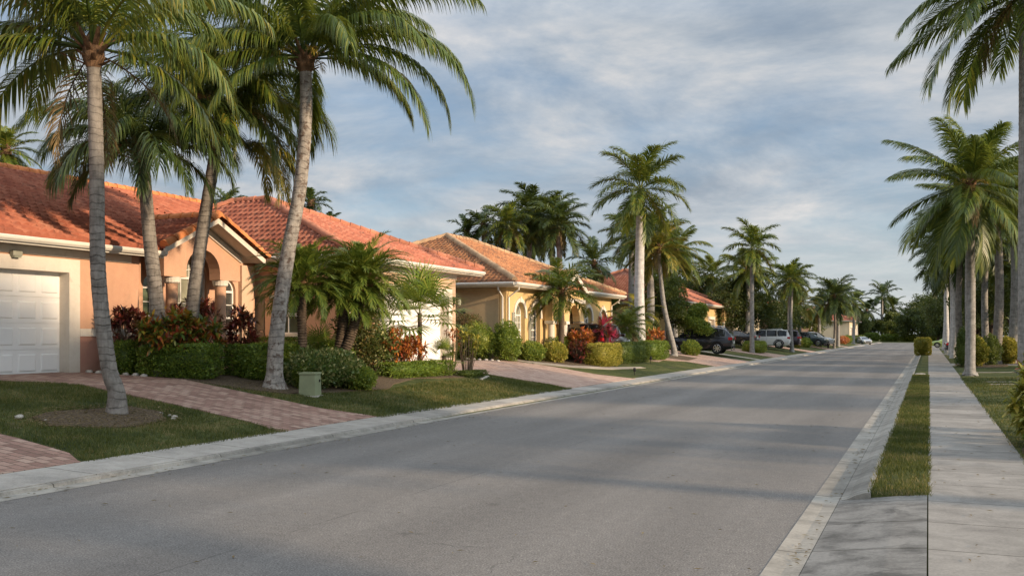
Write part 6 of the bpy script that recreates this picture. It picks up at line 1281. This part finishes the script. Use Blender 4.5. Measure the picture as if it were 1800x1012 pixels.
def rocks(name, label, spots, group, seed):
    r = random.Random(seed)
    for k, (x, y, s_) in enumerate(spots):
        bm = bmesh.new(); bmesh.ops.create_icosphere(bm, subdivisions=2, radius=s_)
        for v in bm.verts: v.co *= 1 + r.uniform(-.18, .18); v.co.z *= .6
        for f in bm.faces: f.smooth = True
        me = bpy.data.meshes.new(name); bm.to_mesh(me); bm.free(); o = link(name, me, MT['stone']); o.location = (x, y, zt(x) + s_ * .3); tag(o, label % ORD[k] if '%s' in label else label, 'stone', group)
rocks('stone', '%s largest of the small pale stones in the mulch around the lone near palm', [(-13.25, 11.0, .07), (-12.2, 13.3, .06), (-12.1, 13.15, .05), (-12.35, 13.35, .045), (-12.6, 13.4, .04), (-12.9, 11.2, .035)], 'stones in the palm bed', 1)
rocks('edging_stone', '%s pale edging stone from the nearest garage door, in the row along the wall', [(-18.3 + .28 * i, 17.12 + .02 * (i % 3), .085) for i in range(7)], 'edging stones by the garage', 2)
rocks('edging_stone', '%s white edging stone, counted from the driveway, at the tip of the ground cover', [(-13.0 + .06 * i, 28.2 - .22 * i, .06) for i in range(6)], 'edging stones by the second driveway', 3)
rocks('edging_stone', '%s white edging stone from the left under the rounded shrubs by the tan wall', [(-16.6 + .26 * i, 34.15 + .03 * (i % 2), .08) for i in range(6)], 'edging stones by the yellow villa', 4)

# ------------------------------------------------------------------ grass blades on the lawns nearest the viewer
def pip(px, py, poly):
    ins = np.zeros(len(px), bool); j = len(poly) - 1
    for i in range(len(poly)):
        xi, yi = poly[i]; xj, yj = poly[j]; c = ((yi > py) != (yj > py)) & (px < (xj - xi) * (py - yi) / (yj - yi + 1e-12) + xi); ins ^= c; j = i
    return ins
def blades(polys, counts, holes, seed, h=(.035, .075), wd=.0050):
    r = np.random.default_rng(seed); PX, PY, SC_ = [], [], []
    for poly, n in zip(polys, counts):
        xs_ = [p[0] for p in poly]; ys_ = [p[1] for p in poly]; x = r.uniform(min(xs_), max(xs_), n); y = r.uniform(min(ys_), max(ys_), n); k = pip(x, y, poly)
        for hpoly in holes: k &= ~pip(x, y, hpoly)
        d = .5 + .5 * np.sin(x * 1.9 + np.sin(y * 1.3) * 2) * np.sin(y * 1.7 + x * .6); d2 = .5 + .5 * np.sin(x * 4.3 + np.sin(y * 3.1) * 1.7) * np.sin(y * 3.7 - x * 1.6); k &= r.random(n) < (.35 + .65 * d) * (.45 + .55 * d2)
        PX.append(x[k]); PY.append(y[k])
    x = np.concatenate(PX); y = np.concatenate(PY); n = len(x); zp = np.interp(x, [p[0] for p in ZP], [p[1] for p in ZP])
    ln = r.uniform(h[0], h[1], n); a = r.uniform(0, 2 * np.pi, n); le = r.normal(0, .45, (n, 2)) * ln[:, None]; w_ = wd * (1 + np.maximum(0, y - 12) * .035)
    b = np.stack([x, y, zp - .004], 1); s_ = np.stack([np.cos(a) * w_, np.sin(a) * w_, 0 * x], 1); tip = b + np.stack([le[:, 0], le[:, 1], ln], 1)
    VV = np.stack([b - s_, b + s_, tip], 1).reshape(-1, 3); return npmesh('grass_blades', VV, None, np.arange(3 * n).reshape(-1, 3))
lawnA = [(-10.30, 9.6), (-10.31, 14.04), (-11.2, 14.19), (-12.6, 14.3), (-16.5, 14.35), (-18.0, 13.5), (-18.0, 9.75), (-12.0, 9.98), (-10.9, 9.88)]
lawnB = [(-10.31, 17.21), (-10.31, 28.75), (-11.2, 29.05), (-13.4, 28.8), (-12.8, 27.8), (-13.1, 24), (-12.7, 21.5), (-13.0, 17.8), (-14.8, 17.3), (-11.6, 17.0)]
lawnC = [(-.60, 11.02), (.025, 11.04), (.02, 44), (-.60, 44)]
lawnD = [(1.15, 9), (5, 9), (5, 42), (1.15, 42)]
o = link('lawn_blades', blades([lawnA, lawnB, lawnC, lawnD], [95000, 110000, 60000, 60000], [rnd_poly(-12.75, 12.25, .72, 1.3, seed=3), rnd_poly(2.1, 15.6, .75, 2.1, seed=6, amp=.05)], 5), MT['blade']); tag(o, 'short lawn grass beside the pavements nearest the viewer', 'grass', None, 'stuff')

# fallen leaves and bits of frond along the gutters and on the pavement
r_ = np.random.default_rng(9); LV, LQ = [], []
n_ = 900; side_ = r_.random(n_); xx = np.where(side_ < .35, r_.normal(-9.25, .12, n_), np.where(side_ < .6, r_.normal(-.95, .05, n_), np.where(side_ < .75, r_.uniform(.0, 1.2, n_), r_.uniform(-9, -1.2, n_)))); yy = 4 + 40 * r_.random(n_) ** 1.3
for x, y in zip(xx, yy):
    z = .012 if x < -.88 else (.118 if x > -.3 else .05)
    if x < -9.38: z = .02
    if -.88 <= x < -.3: continue
    a = r_.uniform(0, 6.28); ln = r_.uniform(.015, .05); w2 = ln * r_.uniform(.15, .35); c, s__ = math.cos(a), math.sin(a); k = len(LV)
    LV += [(x - c * ln, y - s__ * ln, z), (x + s__ * w2, y - c * w2, z + .006), (x + c * ln, y + s__ * ln, z + .002), (x - s__ * w2, y + c * w2, z + .006)]; LQ.append((k, k + 1, k + 2, k + 3))
o = link('leaf_litter', npmesh('leaf_litter', LV, LQ), MT['dry']); tag(o, 'scattered dry leaf litter along the gutters and pavement', 'leaf litter', None, 'stuff')

r_ = np.random.default_rng(12); LV, LQ = [], []
for (cx_, cy_, rx_, ry_, n_) in ((-12.75, 12.25, .95, 1.55, 1500), (-13.9, 19.2, .9, 2.2, 700), (2.0, 15.6, .9, 2.3, 500)):
    for k_ in range(n_):
        a = r_.uniform(0, 6.28); q = r_.random() ** .5 * (1.15 if r_.random() < .15 else 1); x = cx_ + rx_ * q * math.cos(a); y = cy_ + ry_ * q * math.sin(a); z = zt(x) + .03; b_ = r_.uniform(0, 6.28); ln = r_.uniform(.012, .045); w2 = ln * .3; c, s__ = math.cos(b_), math.sin(b_); k = len(LV); t_ = r_.uniform(-.01, .014)
        LV += [(x - c * ln, y - s__ * ln, z), (x + s__ * w2, y - c * w2, z + .004), (x + c * ln, y + s__ * ln, z + t_ + .006), (x - s__ * w2, y + c * w2, z + .008)]; LQ.append((k, k + 1, k + 2, k + 3))
o = link('mulch_chips', npmesh('mulch_chips', LV, LQ), MT['dry']); tag(o, 'loose bark chips and dry leaves on the planting beds', 'mulch', None, 'stuff')
bpy.data.objects['parked_suv'].scale = (1, 1, 1.07)      # the black one stands a little taller
